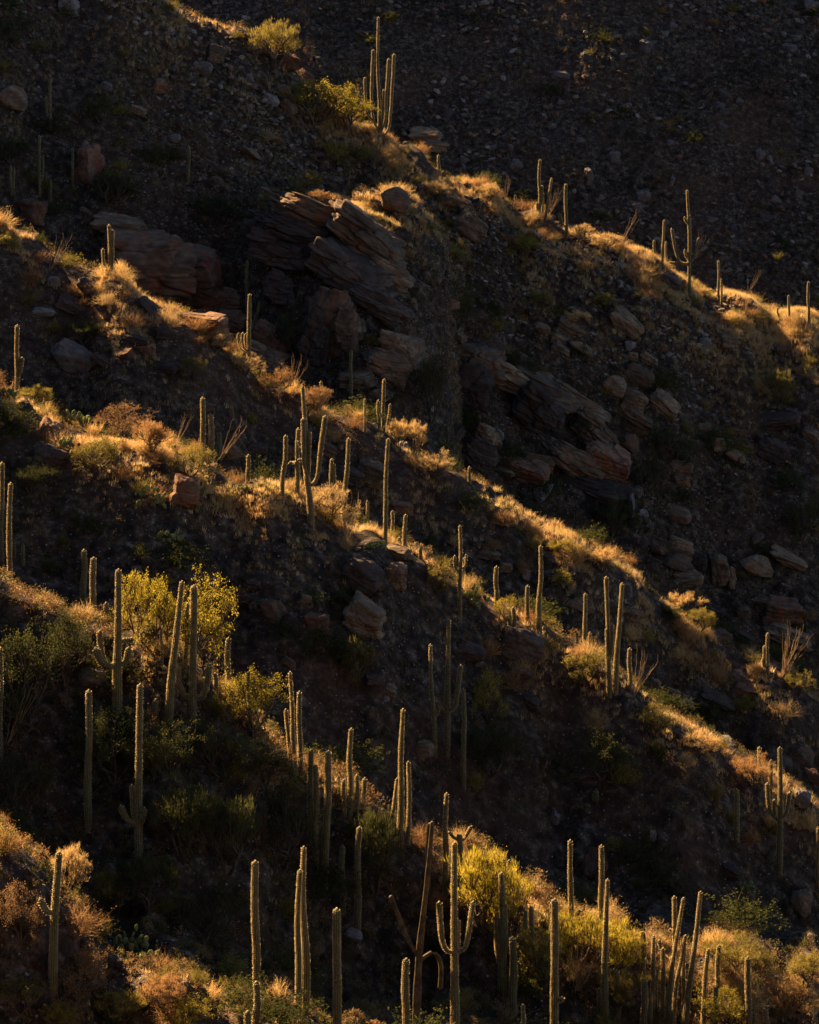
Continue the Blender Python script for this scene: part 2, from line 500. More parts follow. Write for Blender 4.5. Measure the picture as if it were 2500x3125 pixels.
ROCKS = {}
for kind, mt, slabs in (('rock', 'rock', (0, 3.2, 2.4, 4.0, 0)), ('red', 'rock_red', (3.0, 2.2, 3.6)), ('dark', 'rock_dark', (0, 3.0, 2.2)), ('pale', 'rock_pale', (0, 0, 2.2, 0)), ('far', 'rock_far', (0, 2.0, 0, 2.6))):
    ROCKS[kind] = [rock_mesh("boulder", 100 + 13 * i + len(kind) * 7, 5, s_, MAT[mt]) for i, s_ in enumerate(slabs)]
CLIFFS = {kd: [rock_mesh("rock_outcrop", 700 + 31 * i + len(kd), 6, sl, MAT[mt]) for i, sl in enumerate((2.6, 1.8))] for kd, mt in (('rock', 'rock'), ('red', 'rock_red'), ('dark', 'rock_dark'))}
rockcount = [0]


def rock(t, x, y, w, h, kind='rock', tilt=0.0, label=None, group=None, name='boulder', deep=0.9, out=0.0):
    px, py = PX(t, x, y)
    D = hit(px, min(py + h * TS * 0.35, 3200)); dc = hit(px, py)
    if D < dc - 8.0:                   # its foot is hidden by a nearer crest
        D = dc - 1.0
    i = rockcount[0]; rockcount[0] += 1
    r = np.random.default_rng(900 + i)
    c = at(px, py, D)
    k = TS / F * D
    ms = CLIFFS[kind] if name == 'rock_outcrop' else ROCKS[kind]
    W, Hh = w * k * 1.12, h * k * 1.15
    dp = max(W, Hh) * deep * r.uniform(0.75, 1.0)
    c.y += dp * 0.20 - out
    o = obj(name, ms[i % len(ms)], None, c, (r.uniform(-.15, .15) + 0.12, math.radians(tilt) + r.uniform(-.08, .08), r.uniform(-.35, .35)), (W, dp, Hh), label, 'rock' if name == 'boulder' else 'outcrop', group)
    return o


G_FAR = ('pale weathered boulder on the dark far mountainside at upper right', 'boulders on the far mountainside')
for x, y, w, h in [(640, 315, 95, 55), (748, 235, 60, 40), (1110, 105, 42, 30), (1075, 140, 40, 35), (115, 128, 42, 26), (995, 190, 66, 80), (165, 475, 50, 50),
                   (230, 670, 52, 32), (450, 690, 60, 55), (865, 655, 62, 60), (760, 735, 40, 80), (740, 825, 32, 40), (985, 820, 70, 60), (960, 870, 58, 58),
                   (1275, 925, 52, 30), (1500, 915, 62, 42), (1545, 840, 52, 40), (1310, 440, 50, 30), (1330, 470, 58, 46), (1320, 390, 52, 28), (1480, 650, 42, 70),
                   (1520, 670, 26, 60), (1680, 720, 42, 50), (910, 450, 70, 40), (900, 235, 42, 30), (1600, 200, 80, 50), (1625, 160, 60, 40), (1320, 530, 50, 40),
                   (1100, 600, 36, 36), (1590, 90, 40, 40), (1690, 20, 70, 60), (235, 95, 36, 26), (300, 425, 42, 36), (350, 620, 50, 26), (1390, 425, 36, 30),
                   (1265, 70, 30, 24), (1615, 15, 50, 24), (805, 885, 34, 24), (808, 830, 30, 30), (915, 745, 24, 22), (1365, 960, 34, 40), (1105, 760, 26, 60),
                   (640, 430, 40, 26), (570, 590, 40, 24), (720, 590, 40, 30), (730, 465, 40, 40), (500, 560, 40, 26), (1660, 640, 40, 22), (1690, 580, 36, 30), (1640, 815, 40, 50)]:
    shp = 'flat' if w > 1.6 * h else ('upright' if h > 1.2 * w else 'rounded')
    szw = 'big' if w * h > 3000 else ('small' if w * h < 1300 else 'middling')
    colw = ['far left part', 'left part', 'middle', 'right part', 'far right part'][min(4, int(x / 345))]
    roww = ['high', 'halfway up', 'low'][min(2, int((y + 0.12 * (900 - x)) / 330))]
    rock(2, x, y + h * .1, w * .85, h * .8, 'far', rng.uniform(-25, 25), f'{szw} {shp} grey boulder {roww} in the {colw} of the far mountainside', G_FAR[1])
# named rocks and outcrops, from the top down
L = [
    (1, 285, 30, 95, 92, 'pale', 0, 'large pale boulder cut by the top edge of the picture, upper left'),
    (1, 905, 230, 84, 76, 'rock', 10, 'squat brown boulder below the thin tree near the top crest'),
    (1, 870, 290, 46, 56, 'pale', 0, 'upright pale stone left of the sunlit rocks under the top tree'),
    (1, 1205, 262, 108, 76, 'red', 14, 'reddish block with a sunlit flat top right beside the top tree'),
    (1, 1285, 330, 92, 58, 'red', 24, 'reddish slab stepping down right of the flat topped block'),
    (1, 1195, 390, 56, 62, 'rock', 0, 'brown stone just above the bright yellow palo verde at the top'),
    (1, 1140, 425, 70, 46, 'pale', 30, 'pale cracked stone left of the bright yellow palo verde at the top'),
    (1, 1210, 455, 90, 60, 'rock', 30, 'tilted slab half under the bright yellow palo verde at the top'),
    (1, 1050, 330, 34, 34, 'pale', 0, 'small sunlit white stone on the shaded slope below the top tree'),
    (1, 50, 420, 120, 110, 'rock', 8, 'brown cracked outcrop at the left edge of the upper slope'),
    (1, 365, 705, 105, 190, 'red', 0, 'dark reddish rock pillar among shaded saguaros, upper left'),
    (1, 130, 895, 120, 110, 'red', 10, 'russet broken boulder above the left end of the second crest'),
    (1, 575, 465, 92, 40, 'rock', 22, 'flat grey slab in the middle of the shaded upper left slope'),
    (1, 445, 365, 52, 40, 'pale', 0, 'pale stone alone on the shaded slope, upper left'),
    (1, 740, 585, 42, 40, 'pale', 0, 'pale stone beside a lone dark saguaro on the upper slope'),
    (1, 500, 960, 210, 100, 'rock', 8, 'rounded brown outcrop behind the candelabra saguaro at left'),
    (1, 1190, 905, 130, 60, 'rock', 18, 'stacked brown ledge at the left end of the rocky bench'),
    (1, 1210, 955, 150, 70, 'rock', 16, 'second ledge of the stacked rocks on the rocky bench'),
    (1, 1050, 985, 100, 120, 'dark', 10, 'dark jumbled rocks left of the stacked ledges'),
    (1, 1665, 850, 130, 110, 'rock', 20, 'sunlit pointed block on the grassy bench below the tall candelabra saguaro'),
    (2, 70, 572, 130, 60, 'rock', 10, 'flat brown boulder behind the crest below the tall candelabra saguaro'),
    (2, 95, 612, 130, 46, 'rock', 8, 'lower flat boulder behind the crest below the tall candelabra saguaro'),
    (2, 215, 858, 130, 40, 'red', 14, 'thin reddish slab on the sunlit uppermost crest'),
    (2, 260, 965, 150, 100, 'rock', 30, 'tilted brown slab below the sunlit uppermost crest'),
    (4, 1085, 80, 130, 60, 'dark', 28, 'dark jagged rocks below the spreading candelabra saguaro on the right'),
    (4, 560, 280, 60, 40, 'rock', 20, 'small ledge stone on the shaded face under the uppermost crest'),
    (4, 665, 285, 130, 80, 'rock', 28, 'brown ledge block beneath a pale bush on the shaded right face'),
    (4, 622, 330, 76, 50, 'rock', 24, 'broken stone left of the ledge block on the shaded right face'),
    (4, 640, 372, 90, 46, 'rock', 26, 'lower broken stone of the ledge pile on the shaded right face'),
    (4, 725, 365, 110, 42, 'rock', 26, 'thin flat stone of the ledge pile on the shaded right face'),
    (4, 905, 265, 150, 100, 'rock', 36, 'long tilted slab high on the shaded right face'),
    (4, 930, 352, 50, 42, 'pale', 0, 'pale rounded stone below the long tilted slab'),
    (4, 940, 400, 50, 40, 'rock', 0, 'rounded stone under the pale rounded one'),
    (4, 1010, 412, 90, 42, 'rock', 30, 'flat stone right of the rounded pair'),
    (4, 866, 530, 98, 96, 'rock', 10, 'big round boulder with a lit shoulder in the shaded right face'),
    (4, 968, 495, 120, 100, 'rock', 25, 'brown boulder with a dead plant hanging over it'),
    (4, 945, 592, 112, 92, 'rock', 20, 'wedge shaped pale brown boulder below the big round boulder'),
    (4, 1070, 605, 160, 86, 'rock', 32, 'long brown block ending the boulder row on the right face'),
    (4, 965, 660, 160, 46, 'rock', 26, 'flat slab underneath the boulder row on the right face'),
    (4, 930, 768, 84, 80, 'rock', 40, 'leaning brown block low on the shaded right face'),
    (4, 1145, 872, 92, 62, 'rock', 12, 'cap of the two piece balanced rock in the gully'),
    (4, 1145, 925, 82, 52, 'red', 0, 'base of the two piece balanced rock in the gully'),
    (4, 1520, 800, 160, 105, 'dark', 20, 'large dark boulder near the right edge of the gully'),
    (4, 1300, 772, 66, 60, 'rock', 0, 'mid sized stone between the balanced rock and the right edge'),
    (4, 1375, 822, 90, 52, 'rock', 18, 'dull flat stone left of the large dark boulder'),
    (4, 1240, 700, 60, 40, 'rock', 0, 'small stone above the gully on the right face'),
    (4, 1550, 675, 190, 70, 'dark', -6, 'low dark ledge at the right edge of the shaded face'),
    (4, 1690, 730, 90, 50, 'rock', 10, 'pale brown stones at the right edge of the shaded face'),
    (4, 936, 1035, 28, 110, 'pale', 0, 'narrow pale standing stone in the gully'),
    (4, 962, 970, 44, 50, 'pale', 20, 'pale stone above the narrow standing stone'),
    (4, 1130, 1070, 110, 70, 'rock', 20, 'cracked boulder top in the lower gully'),
    (4, 1340, 335, 90, 56, 'rock', 10, 'rounded stone in the right hand slope below the lit crest'),
    (4, 1245, 345, 60, 50, 'pale', 0, 'pale stones in the right hand slope below the lit crest'),
    (3, 225, 85, 56, 46, 'pale', 0, 'pale stone under the left end of the second crest'),
    (3, 185, 215, 90, 40, 'pale', 10, 'flat pale stone on the dark slope at left'),
    (3, 375, 115, 110, 60, 'dark', 36, 'dark tilted slab under the second crest at left'),
    (3, 300, 180, 150, 50, 'dark', 30, 'second dark tilted slab under the second crest at left'),
    (3, 620, 200, 150, 46, 'dark', 38, 'dark slab edge running along the second crest'),
    (3, 298, 412, 165, 130, 'pale', 30, 'large pale boulder on the dark slope between the second and third crests'),
    (3, 618, 372, 74, 54, 'red', 0, 'small square reddish block on the dark slope at centre left'),
    (3, 560, 330, 120, 42, 'dark', 8, 'flat dark ledge above the square reddish block'),
    (3, 700, 452, 100, 54, 'dark', 10, 'dark block below the golden bush of the second crest'),
    (3, 690, 300, 110, 36, 'dark', 12, 'thin dark ledge under the second crest'),
    (3, 430, 420, 130, 40, 'dark', 25, 'thin dark slab right of the large pale boulder'),
    (3, 1085, 792, 74, 54, 'dark', 0, 'round grey boulder behind the short saguaro of the third crest'),
    (3, 545, 600, 60, 36, 'rock', 0, 'low stone behind the dry bushes of the third crest'),
    (3, 865, 612, 80, 30, 'rock', 0, 'flat brown stone behind the two thick saguaros'),
    (3, 200, 715, 120, 80, 'red', 20, 'brown boulder under the bright prickly pear'),
    (3, 190, 835, 170, 110, 'dark', 12, 'broad dark boulder below the third crest at left'),
    (3, 745, 905, 80, 20, 'pale', 0, 'thin sunlit flat stone below the ocotillo of the third crest'),
    (3, 775, 975, 130, 130, 'red', 8, 'rusty brown boulder below the thin sunlit stone'),
    (3, 1470, 905, 130, 70, 'dark', 12, 'grey ledge behind the tall saguaros at the centre'),
    (3, 1560, 880, 140, 80, 'rock', 10, 'brown ledge right of the tall saguaros at the centre'),
    (3, 1380, 790, 90, 50, 'rock', 20, 'small broken ledge behind the big forked saguaro'),
    (3, 1690, 1040, 110, 50, 'red', 10, 'reddish ledge at the right of the centre group of saguaros'),
    (5, 1520, 225, 190, 140, 'dark', 25, 'large dark varnished boulder right of the centre'),
    (5, 1672, 225, 92, 112, 'rock', 10, 'pale faced boulder touching the large dark varnished boulder'),
    (5, 1668, 122, 125, 50, 'rock', 4, 'flat sunlit topped slab above the pale faced boulder'),
    (5, 1535, 402, 190, 140, 'rock', 18, 'big boulder with a pale striped face below the dark varnished one'),
    (5, 1150, 370, 105, 90, 'rock', 40, 'leaning brown slab in the middle of the dark slope'),
    (5, 1330, 425, 115, 90, 'red', 0, 'reddish blocks left of the pale striped boulder'),
    (5, 1060, 258, 84, 50, 'dark', 0, 'rounded dark stone in the middle of the dark slope'),
    (5, 1020, 320, 84, 60, 'dark', 10, 'dark stone above the leaning brown slab'),
    (5, 1290, 325, 56, 52, 'rock', 0, 'small stone above the reddish blocks'),
    (5, 572, 196, 50, 36, 'pale', 0, 'white stone right of the armed saguaro in shade'),
    (5, 395, 655, 115, 84, 'pale', 0, 'pale boulder behind the armed saguaro in shade'),
    (5, 85, 455, 95, 50, 'dark', 0, 'dark rock at the left edge among shaded trees'),
    (5, 1625, 735, 32, 26, 'pale', 0, 'tiny pale stone on the dark slope below the centre'),
    (6, 1140, 110, 130, 90, 'rock', 12, 'upper block of the boulder tower in the gully'),
    (6, 1130, 170, 130, 70, 'rock', 6, 'middle block of the boulder tower in the gully'),
    (6, 1170, 232, 120, 66, 'rock', 0, 'lowest block of the boulder tower in the gully'),
    (6, 1220, 172, 62, 92, 'dark', 0, 'narrow dark block right of the boulder tower'),
    (6, 1300, 205, 82, 140, 'rock', 0, 'tall upright block right of the boulder tower'),
    (6, 1352, 232, 42, 100, 'rock', 0, 'slim upright stone beside the tall upright block'),
    (6, 1462, 182, 145, 90, 'rock', 12, 'broad brown boulder at the right of the gully'),
    (6, 1590, 150, 160, 60, 'rock', 25, 'flat stones above the broad brown boulder'),
    (6, 1575, 382, 165, 112, 'red', 0, 'red banded layered boulder near the right edge'),
    (6, 1405, 376, 64, 50, 'rock', 0, 'small boulder left of the red banded one'),
    (6, 1600, 475, 220, 70, 'rock', 12, 'long grey ledge below the red banded boulder'),
    (6, 1400, 480, 100, 50, 'dark', 20, 'dark ledge stone left of the long grey ledge'),
    (6, 1500, 330, 110, 50, 'rock', 8, 'flat stone on top of the red banded boulder'),
    (6, 330, 128, 110, 32, 'rock', 12, 'flat stone behind the armed saguaro of the third crest'),
    (6, 402, 185, 62, 42, 'rock', 10, 'small round stone right of the armed saguaro of the third crest'),
    (6, 490, 212, 38, 50, 'pale', 0, 'pale upright stone left of the tallest saguaro at right of centre'),
    (6, 722, 345, 120, 52, 'rock', 10, 'flat brown boulder behind the tall slim saguaro'),
    (6, 592, 330, 64, 64, 'dark', 0, 'dark stone right of the tallest saguaro at right of centre'),
    (6, 840, 345, 100, 36, 'rock', 14, 'thin ledge behind the twin stemmed saguaro'),
    (6, 925, 385, 100, 46, 'red', 10, 'reddish ledge right of the twin stemmed saguaro'),
    (6, 465, 525, 200, 150, 'dark', 20, 'big black boulder below the third crest right of centre'),
    (6, 260, 545, 120, 70, 'dark', 15, 'dark boulder left of the big black one'),
    (6, 470, 632, 90, 50, 'rock', 10, 'pale topped stone under the big black boulder'),
    (6, 505, 755, 100, 60, 'dark', 20, 'striped dark ledge below the pale topped stone'),
    (6, 1030, 682, 54, 60, 'rock', 20, 'upright stone left of the wide ocotillo'),
    (6, 1112, 727, 64, 60, 'rock', 10, 'first of three pale stones under the third crest at right'),
    (6, 1166, 765, 62, 46, 'pale', 0, 'middle of three pale stones under the third crest at right'),
    (6, 1230, 770, 52, 42, 'rock', 30, 'last of three pale stones under the third crest at right'),
    (6, 1380, 660, 96, 70, 'rock', 30, 'cracked boulder on the shaded slope at right'),
    (6, 1412, 702, 96, 46, 'red', 14, 'flat brown stone below the cracked boulder at right'),
    (6, 1300, 740, 150, 46, 'dark', 30, 'dark slab below the cracked boulder at right'),
    (6, 1650, 985, 110, 86, 'rock', 22, 'brown boulder behind the armed saguaro at the right edge'),
    (8, 1650, 160, 80, 80, 'pale', 20, 'sunlit pale boulder right of the armed saguaro at the right edge'),
    (8, 1690, 70, 90, 60, 'red', 10, 'russet boulder above the sunlit pale boulder at right'),
    (8, 572, 586, 76, 32, 'rock', 0, 'flat balanced stone above the lit bushes near the bottom'),
    (8, 1340, 462, 110, 60, 'dark', 20, 'dark stones low on the right hand slope'),
    (8, 1650, 600, 90, 120, 'rock', 44, 'steep slab at the right edge of the dark lower slope'),
    (8, 612, 242, 42, 52, 'pale', 20, 'broken pale stump of rock on the dark lower slope'),
    (8, 1025, 318, 26, 52, 'pale', 0, 'slim pale stone on the dark lower slope'),
    (8, 1580, 940, 40, 26, 'pale', 0, 'sunlit white stone in the rubble at bottom right'),
    (8, 1550, 915, 40, 24, 'pale', 0, 'second sunlit stone in the rubble at bottom right'),
    (8, 1660, 930, 30, 20, 'pale', 0, 'last sunlit stone in the rubble at bottom right'),
    (7, 1490, 735, 70, 40, 'pale', 20, 'grey stone right of the thick leaning dead saguaro'),
    (7, 480, 855, 80, 50, 'dark', 0, 'grey stone under the shaded prickly pear at the bottom'),
]
for e in L:
    rock(*e[:7], label=e[7])
LO = [
    (3, 620, 40, 320, 230, 'red', 4, 'tall cliff face with red stain behind the second crest at left'),
    (3, 790, 90, 230, 200, 'red', 0, 'rounded right half of the red stained cliff'),
    (3, 550, 10, 130, 150, 'red', 0, 'left corner of the red stained cliff'),
    (3, 935, 182, 130, 90, 'red', 0, 'blocky russet boulder right of the red stained cliff'),
    (3, 822, 226, 124, 42, 'rock', -6, 'flat brown slab at the foot of the red stained cliff'),
    (3, 850, 268, 170, 66, 'red', 0, 'low brown ledge at the foot of the red stained cliff'),
    (3, 980, 262, 120, 80, 'red', 0, 'rusty block beside the lit saguaro of the second crest'),
    (3, 1130, 330, 90, 100, 'red', 20, 'reddish boulder right of the lit saguaro of the second crest'),
    (3, 1180, 355, 80, 70, 'rock', 35, 'tilted stone right of the reddish boulder'),
    (3, 1130, 410, 150, 80, 'rock', 14, 'broad ledge below the reddish boulder of the second crest'),
    (1, 1400, 960, 420, 120, 'rock', 24, 'long layered slab sloping right on the rocky bench'),
    (1, 1560, 1010, 330, 120, 'rock', 30, 'lower end of the long layered slab on the rocky bench'),
    (1, 1290, 1010, 330, 110, 'dark', 22, 'dark ledge under the long layered slab'),
    (1, 1200, 1060, 240, 110, 'dark', 10, 'recessed wall under the stacked ledges, shade put in its dark colour'),  # wall coloured dark for the shade under the ledges
    (3, 1640, 60, 190, 90, 'rock', 30, 'overhanging snout of layered rock left of centre'),
    (3, 1480, 40, 300, 120, 'dark', 26, 'dark layered wall behind the overhanging snout'),
    (3, 1395, 265, 150, 240, 'rock', 8, 'tall pale brown buttress in the shaded gully'),
    (3, 1330, 330, 120, 180, 'dark', 20, 'dark left flank of the tall buttress'),
    (3, 1470, 300, 90, 160, 'rock', 4, 'right flank of the tall buttress'),
    (3, 1180, 120, 110, 110, 'dark', 10, 'dark rounded outcrop left of the tall buttress'),
    (3, 1600, 190, 220, 90, 'dark', 20, 'dark block under the overhanging snout, recess shade put in its colour'),  # dark rock stands for the shade inside the recess
    (3, 1690, 380, 150, 120, 'rock', 6, 'layered boulder stack right of the tall buttress'),
    (3, 1640, 450, 160, 110, 'rock', 14, 'lower layered boulder right of the tall buttress'),
    (3, 1500, 500, 120, 52, 'rock', -6, 'flat boulder behind the dark slim saguaro at centre'),
    (4, 310, 368, 155, 52, 'red', 6, 'flat capstone on the central bluff'),
    (4, 285, 425, 210, 110, 'rock', 10, 'shoulder of the central bluff below its capstone'),
    (4, 250, 530, 170, 170, 'dark', 6, 'dark left wall of the central bluff'),
    (4, 430, 500, 300, 90, 'rock', 26, 'upper stripe of tilted beds on the central bluff'),
    (4, 580, 560, 300, 100, 'rock', 26, 'middle stripe of tilted beds on the central bluff'),
    (4, 560, 640, 220, 140, 'dark', 30, 'hollow face in the central bluff, shade put in its dark colour'),  # dark rock colour carries the shade of the hollow
    (4, 720, 610, 230, 80, 'rock', 28, 'lower right stripe of tilted beds on the central bluff'),
    (4, 790, 740, 220, 100, 'rock', 30, 'tilted beds at the foot of the central bluff'),
    (4, 545, 845, 130, 60, 'rock', 10, 'flat brown ledge below the central bluff'),
    (4, 500, 900, 150, 80, 'red', 12, 'reddish wall under the flat brown ledge'),
    (4, 700, 860, 230, 110, 'rock', 28, 'tilted rock rib descending into the gully'),
    (4, 840, 870, 150, 120, 'red', 20, 'reddish broken wall at the foot of the rib'),
    (4, 780, 950, 260, 70, 'dark', 20, 'dark low ledge at the bottom of the rib'),
    (4, 330, 740, 90, 70, 'rock', 20, 'brown stone left of the rib in the gully'),
    (4, 290, 830, 130, 130, 'dark', 30, 'dark tilted slab behind the small lit saguaros'),
]
for e in LO:
    rock(e[0], e[1], e[2], e[3] * 1.38, e[4] * 1.4, *e[5:7], label=e[7], name='rock_outcrop', deep=0.75)

# ------------------------------------------------------------------ saguaros
NRIB = 13


def catmull(P, step):
    P = np.asarray(P, float)
    if len(P) == 2:
        n = max(3, int(np.linalg.norm(P[1] - P[0]) / step))
        return P[0] + np.linspace(0, 1, n + 1)[:, None] * (P[1] - P[0])
    Q = np.vstack([2 * P[0] - P[1], P, 2 * P[-1] - P[-2]])
    out = []
    for i in range(1, len(Q) - 2):
        n = max(2, int(np.linalg.norm(Q[i + 1] - Q[i]) / step))
        t = np.linspace(0, 1, n, endpoint=False)[:, None]
        a, b, c, d = Q[i - 1], Q[i], Q[i + 1], Q[i + 2]
        out.append(0.5 * (2 * b + (c - a) * t + (2 * a - 5 * b + 4 * c - d) * t ** 2 + (3 * b - a - 3 * c + d) * t ** 3))
    out.append(P[-1][None])
    return np.vstack(out)


def stem_mesh(name, path, r0, r1, seed, mat='cactus', flat_top=False, green=1.0):
    """ribbed column along a path, radius r0 at the foot and r1 at the top, with spines"""
    r = np.random.default_rng(seed)
    dead = mat == 'cactus_dead'
    path = catmull(path, 0.40)
    seg = np.linalg.norm(np.diff(path, axis=0), axis=1); s = np.concatenate([[0], np.cumsum(seg)]); Lt = s[-1]
    rr = np.interp(s / Lt, [0, .12, .55, 1], [r0, r0, (r0 * .35 + r1 * .65) * 1.04, r1])
    w = r.uniform(-1, 1, 40)
    rr = rr * (1 + 0.07 * np.interp(s / 0.7, np.arange(40), w))
    # dome
    tan = np.gradient(path, axis=0); tan /= np.linalg.norm(tan, axis=1)[:, None]
    top = path[-1]; td = tan[-1]
    if flat_top:
        dome = [(0.0, 0.9), (0.01, 0.5), (-0.05, 0.02)]
    else:
        dome = [(0.25, 0.985), (0.52, 0.88), (0.76, 0.69), (0.93, 0.42), (1.0, 0.04)]
    path = np.vstack([path] + [(top + td * (r1 * 1.05 * a))[None] for a, b in dome])
    rr = np.concatenate([rr, [r1 * b for a, b in dome]])
    tan = np.vstack([tan] + [td[None]] * len(dome))
    n = len(path)
    ref = np.array([1.0, 0, 0])
    A = ref[None] - (tan @ ref)[:, None] * tan; A /= np.linalg.norm(A, axis=1)[:, None]
    B = np.cross(tan, A)
    m = NRIB * 3
    th = np.arange(m) * 2 * np.pi / m + r.uniform(0, 6)
    rib = np.tile(np.array([1.0, 0.84, 0.84]), NRIB)
    dirs = A[:, None, :] * np.cos(th)[None, :, None] + B[:, None, :] * np.sin(th)[None, :, None]
    V = path[:, None, :] + dirs * (rr[:, None] * rib[None, :])[..., None]
    V = V.reshape(-1, 3)
    g = np.array([0.054, 0.066, 0.024]) * green; gt = np.array([0.135, 0.118, 0.050])
    if mat == 'cactus_dead':
        g = np.array([0.034, 0.025, 0.014]); gt = np.array([0.075, 0.043, 0.023]); mat = 'cactus'
    tint = np.tile(np.array([gt * 0.7 + g * 0.3, g * .8, g * .8] * NRIB), (n, 1))
    if name == 'trunk':     # corky brown foot
        cork = np.repeat(np.clip(1.25 - np.concatenate([s, np.full(n - len(s), Lt)]) / max(.9, Lt * .16), 0, 1), m)[:, None] * r.uniform(.45, 1.0, (n * m, 1))
        tint = tint * (1 - cork) + np.array([0.105, 0.070, 0.040]) * cork
    ii = np.arange(n * m).reshape(n, m); jj = np.roll(ii, -1, 1)
    quads = np.stack([ii[:-1], jj[:-1], jj[1:], ii[1:]], -1).reshape(-1, 4)
    # spines: small pale needles from the rib crests
    na = max(6, int(Lt / 0.10))
    sp = np.linspace(0.02, 1.0, na)
    arc = np.concatenate([[0], np.cumsum(np.linalg.norm(np.diff(path, axis=0), axis=1))]); arc /= arc[-1]
    C = np.stack([np.interp(sp, arc, path[:, k]) for k in range(3)], 1)
    R = np.interp(sp, arc, rr); T = np.stack([np.interp(sp, arc, tan[:, k]) for k in range(3)], 1)
    AA = np.stack([np.interp(sp, arc, A[:, k]) for k in range(3)], 1); BB = np.stack([np.interp(sp, arc, B[:, k]) for k in range(3)], 1)
    tr = th[::3]
    dd = (AA[:, None, :] * np.cos(tr)[None, :, None] + BB[:, None, :] * np.sin(tr)[None, :, None])
    base = (C[:, None, :] + dd * R[:, None, None]).reshape(-1, 3); out = dd.reshape(-1, 3); TT = np.repeat(T, NRIB, 0)
    tipd = np.clip((np.repeat(sp, NRIB) - 0.93) / 0.07, 0, 1)
    out = out + TT * tipd[:, None] * 1.5
    SV, ST = [], []
    for k in range(2):
        nn = len(base)
        d = out + r.normal(size=(nn, 3)) * 0.55; d /= np.linalg.norm(d, axis=1)[:, None]
        side = np.cross(d, r.normal(size=(nn, 3))); side /= np.linalg.norm(side, axis=1)[:, None]
        ln = r.uniform(0.04, 0.09, nn)[:, None]
        SV.append(np.stack([base - side * .013, base + side * .013, base + d * ln], 1).reshape(-1, 3))
        ST.append(np.repeat(np.array([[0.78, 0.60, 0.32]]) * r.uniform(.7, 1.15, (nn, 1)), 3, 0))
    SV = np.vstack(SV); ST = np.vstack(ST)
    if dead:
        SV = SV[:0]; ST = ST[:0]
    tris = (np.arange(len(SV)).reshape(-1, 3) + len(V)) if len(SV) else np.zeros((0, 3), int)
    capv = ii[-1]
    me = mesh_np(name, np.vstack([V, SV]), [quads, tris], True, np.vstack([tint, ST]), [MAT[mat], MAT['spine']],
                 np.concatenate([np.zeros(len(quads)), np.ones(len(tris))]))
    return me


SAG = 'saguaros on the hillside'
sagn = [0]


def saguaro(t, bx, by, tx, ty, w, label, arms=(), wt_=None, mat='cactus', mid=None, flat=False, D=None, tt=None, green=1.0, snap=48):
    """base pixel, top pixel and width in tile units; arms: list of (points [(x,y)..], width)"""
    sagn[0] += 1
    sd = 5000 + sagn[0] * 11
    r = np.random.default_rng(sd)
    pbx, pby = PX(t, bx, by)
    tt = tt or t
    ptx, pty = PX(tt, tx, ty)
    if D is None:
        D = hit(pbx, pby, snap)
    if D < hit(pbx, pby) - 5:          # the foot stands just behind the crest line
        D += 0.6
        pby = 1562.5 - (float(hz(np.array([(pbx - 1250) / F * D]), np.array([D]))[0]) / D + PITCH) * F
    base = at(pbx, pby, D)
    k = D / F
    root = obj("saguaro", None, None, base, label=label, cat='cactus', group=SAG)
    root.empty_display_size = 0.3

    def loc(px, py, dy=0.0):
        return [(px - pbx) * k, dy, (pby - py) * k]
    wr = w * TS * k * 0.5 * 0.88
    wtop = (wt_ if wt_ else w * 0.86) * TS * k * 0.5 * 0.88
    top = loc(ptx, pty); top[2] -= wtop
    pts = [[0, 0, -0.5]]
    if mid:
        for mx, my in mid:
            pts.append(loc(*PX(t, mx, my)))
    else:
        H = top[2]
        if H > 1.5:
            for f in (0.33, 0.66):
                pts.append([top[0] * f + r.uniform(-.09, .09), r.uniform(-.08, .08), H * f])
    pts.append(top)
    obj("trunk", stem_mesh("trunk", pts, wr, wtop, sd, mat, flat, green), root)
    for i, (ap, aw) in enumerate(arms):
        ar = aw * TS * k * 0.5 * 1.0
        pp = []
        dy = r.uniform(-0.35, 0.35)
        for q, (x, y) in enumerate(ap):
            pp.append(loc(*PX(t, x, y), dy * min(1, q)))
        pp[-1][2] -= ar * 0.9
        obj("arm", stem_mesh("arm", pp, ar * (0.72 if len(ap) > 2 else 0.95), ar, sd + 3 + i, mat, False, green), root)
    return root


Sg = saguaro
# --- uppermost crest and upper slope
Sg(1, 915, 132, 915, 94, 12, 'tiny stub of a saguaro on the top crest left of the thin tree')
Sg(1, 1597, 565, 1594, 72, 15, 'tallest many armed candelabra saguaro against the dark far mountain', wt_=11,
   mid=[(1598, 440), (1591, 285), (1592, 160)],
   arms=[([(1592, 548), (1572, 500), (1565, 400), (1572, 210)], 13), ([(1580, 515), (1548, 480), (1540, 420), (1537, 326)], 11),
         ([(1600, 555), (1612, 500), (1616, 378)], 10), ([(1604, 560), (1624, 500), (1628, 400), (1637, 248)], 12),
         ([(1612, 572), (1636, 545), (1648, 440), (1660, 228)], 14)])
Sg(1, 213, 540, 213, 320, 13, 'tall dark saguaro alone on the shaded upper left slope', arms=[([(212, 500), (199, 480), (196, 408)], 9)])
Sg(1, 167, 830, 167, 572, 12, 'dark saguaro left of the reddish rock pillar', arms=[([(168, 770), (179, 745), (180, 655)], 9)])
Sg(1, 213, 845, 213, 758, 11, 'short dark saguaro left of the foot of the reddish rock pillar')
Sg(1, 307, 800, 307, 622, 11, 'dark saguaro touching the reddish rock pillar')
Sg(1, 46, 820, 46, 697, 11, 'left one of two dark saguaros side by side near the left edge')
Sg(1, 60, 822, 59, 707, 11, 'right one of two dark saguaros side by side near the left edge')
Sg(1, 795, 770, 795, 615, 14, 'lone dark saguaro in the middle of the upper slope')
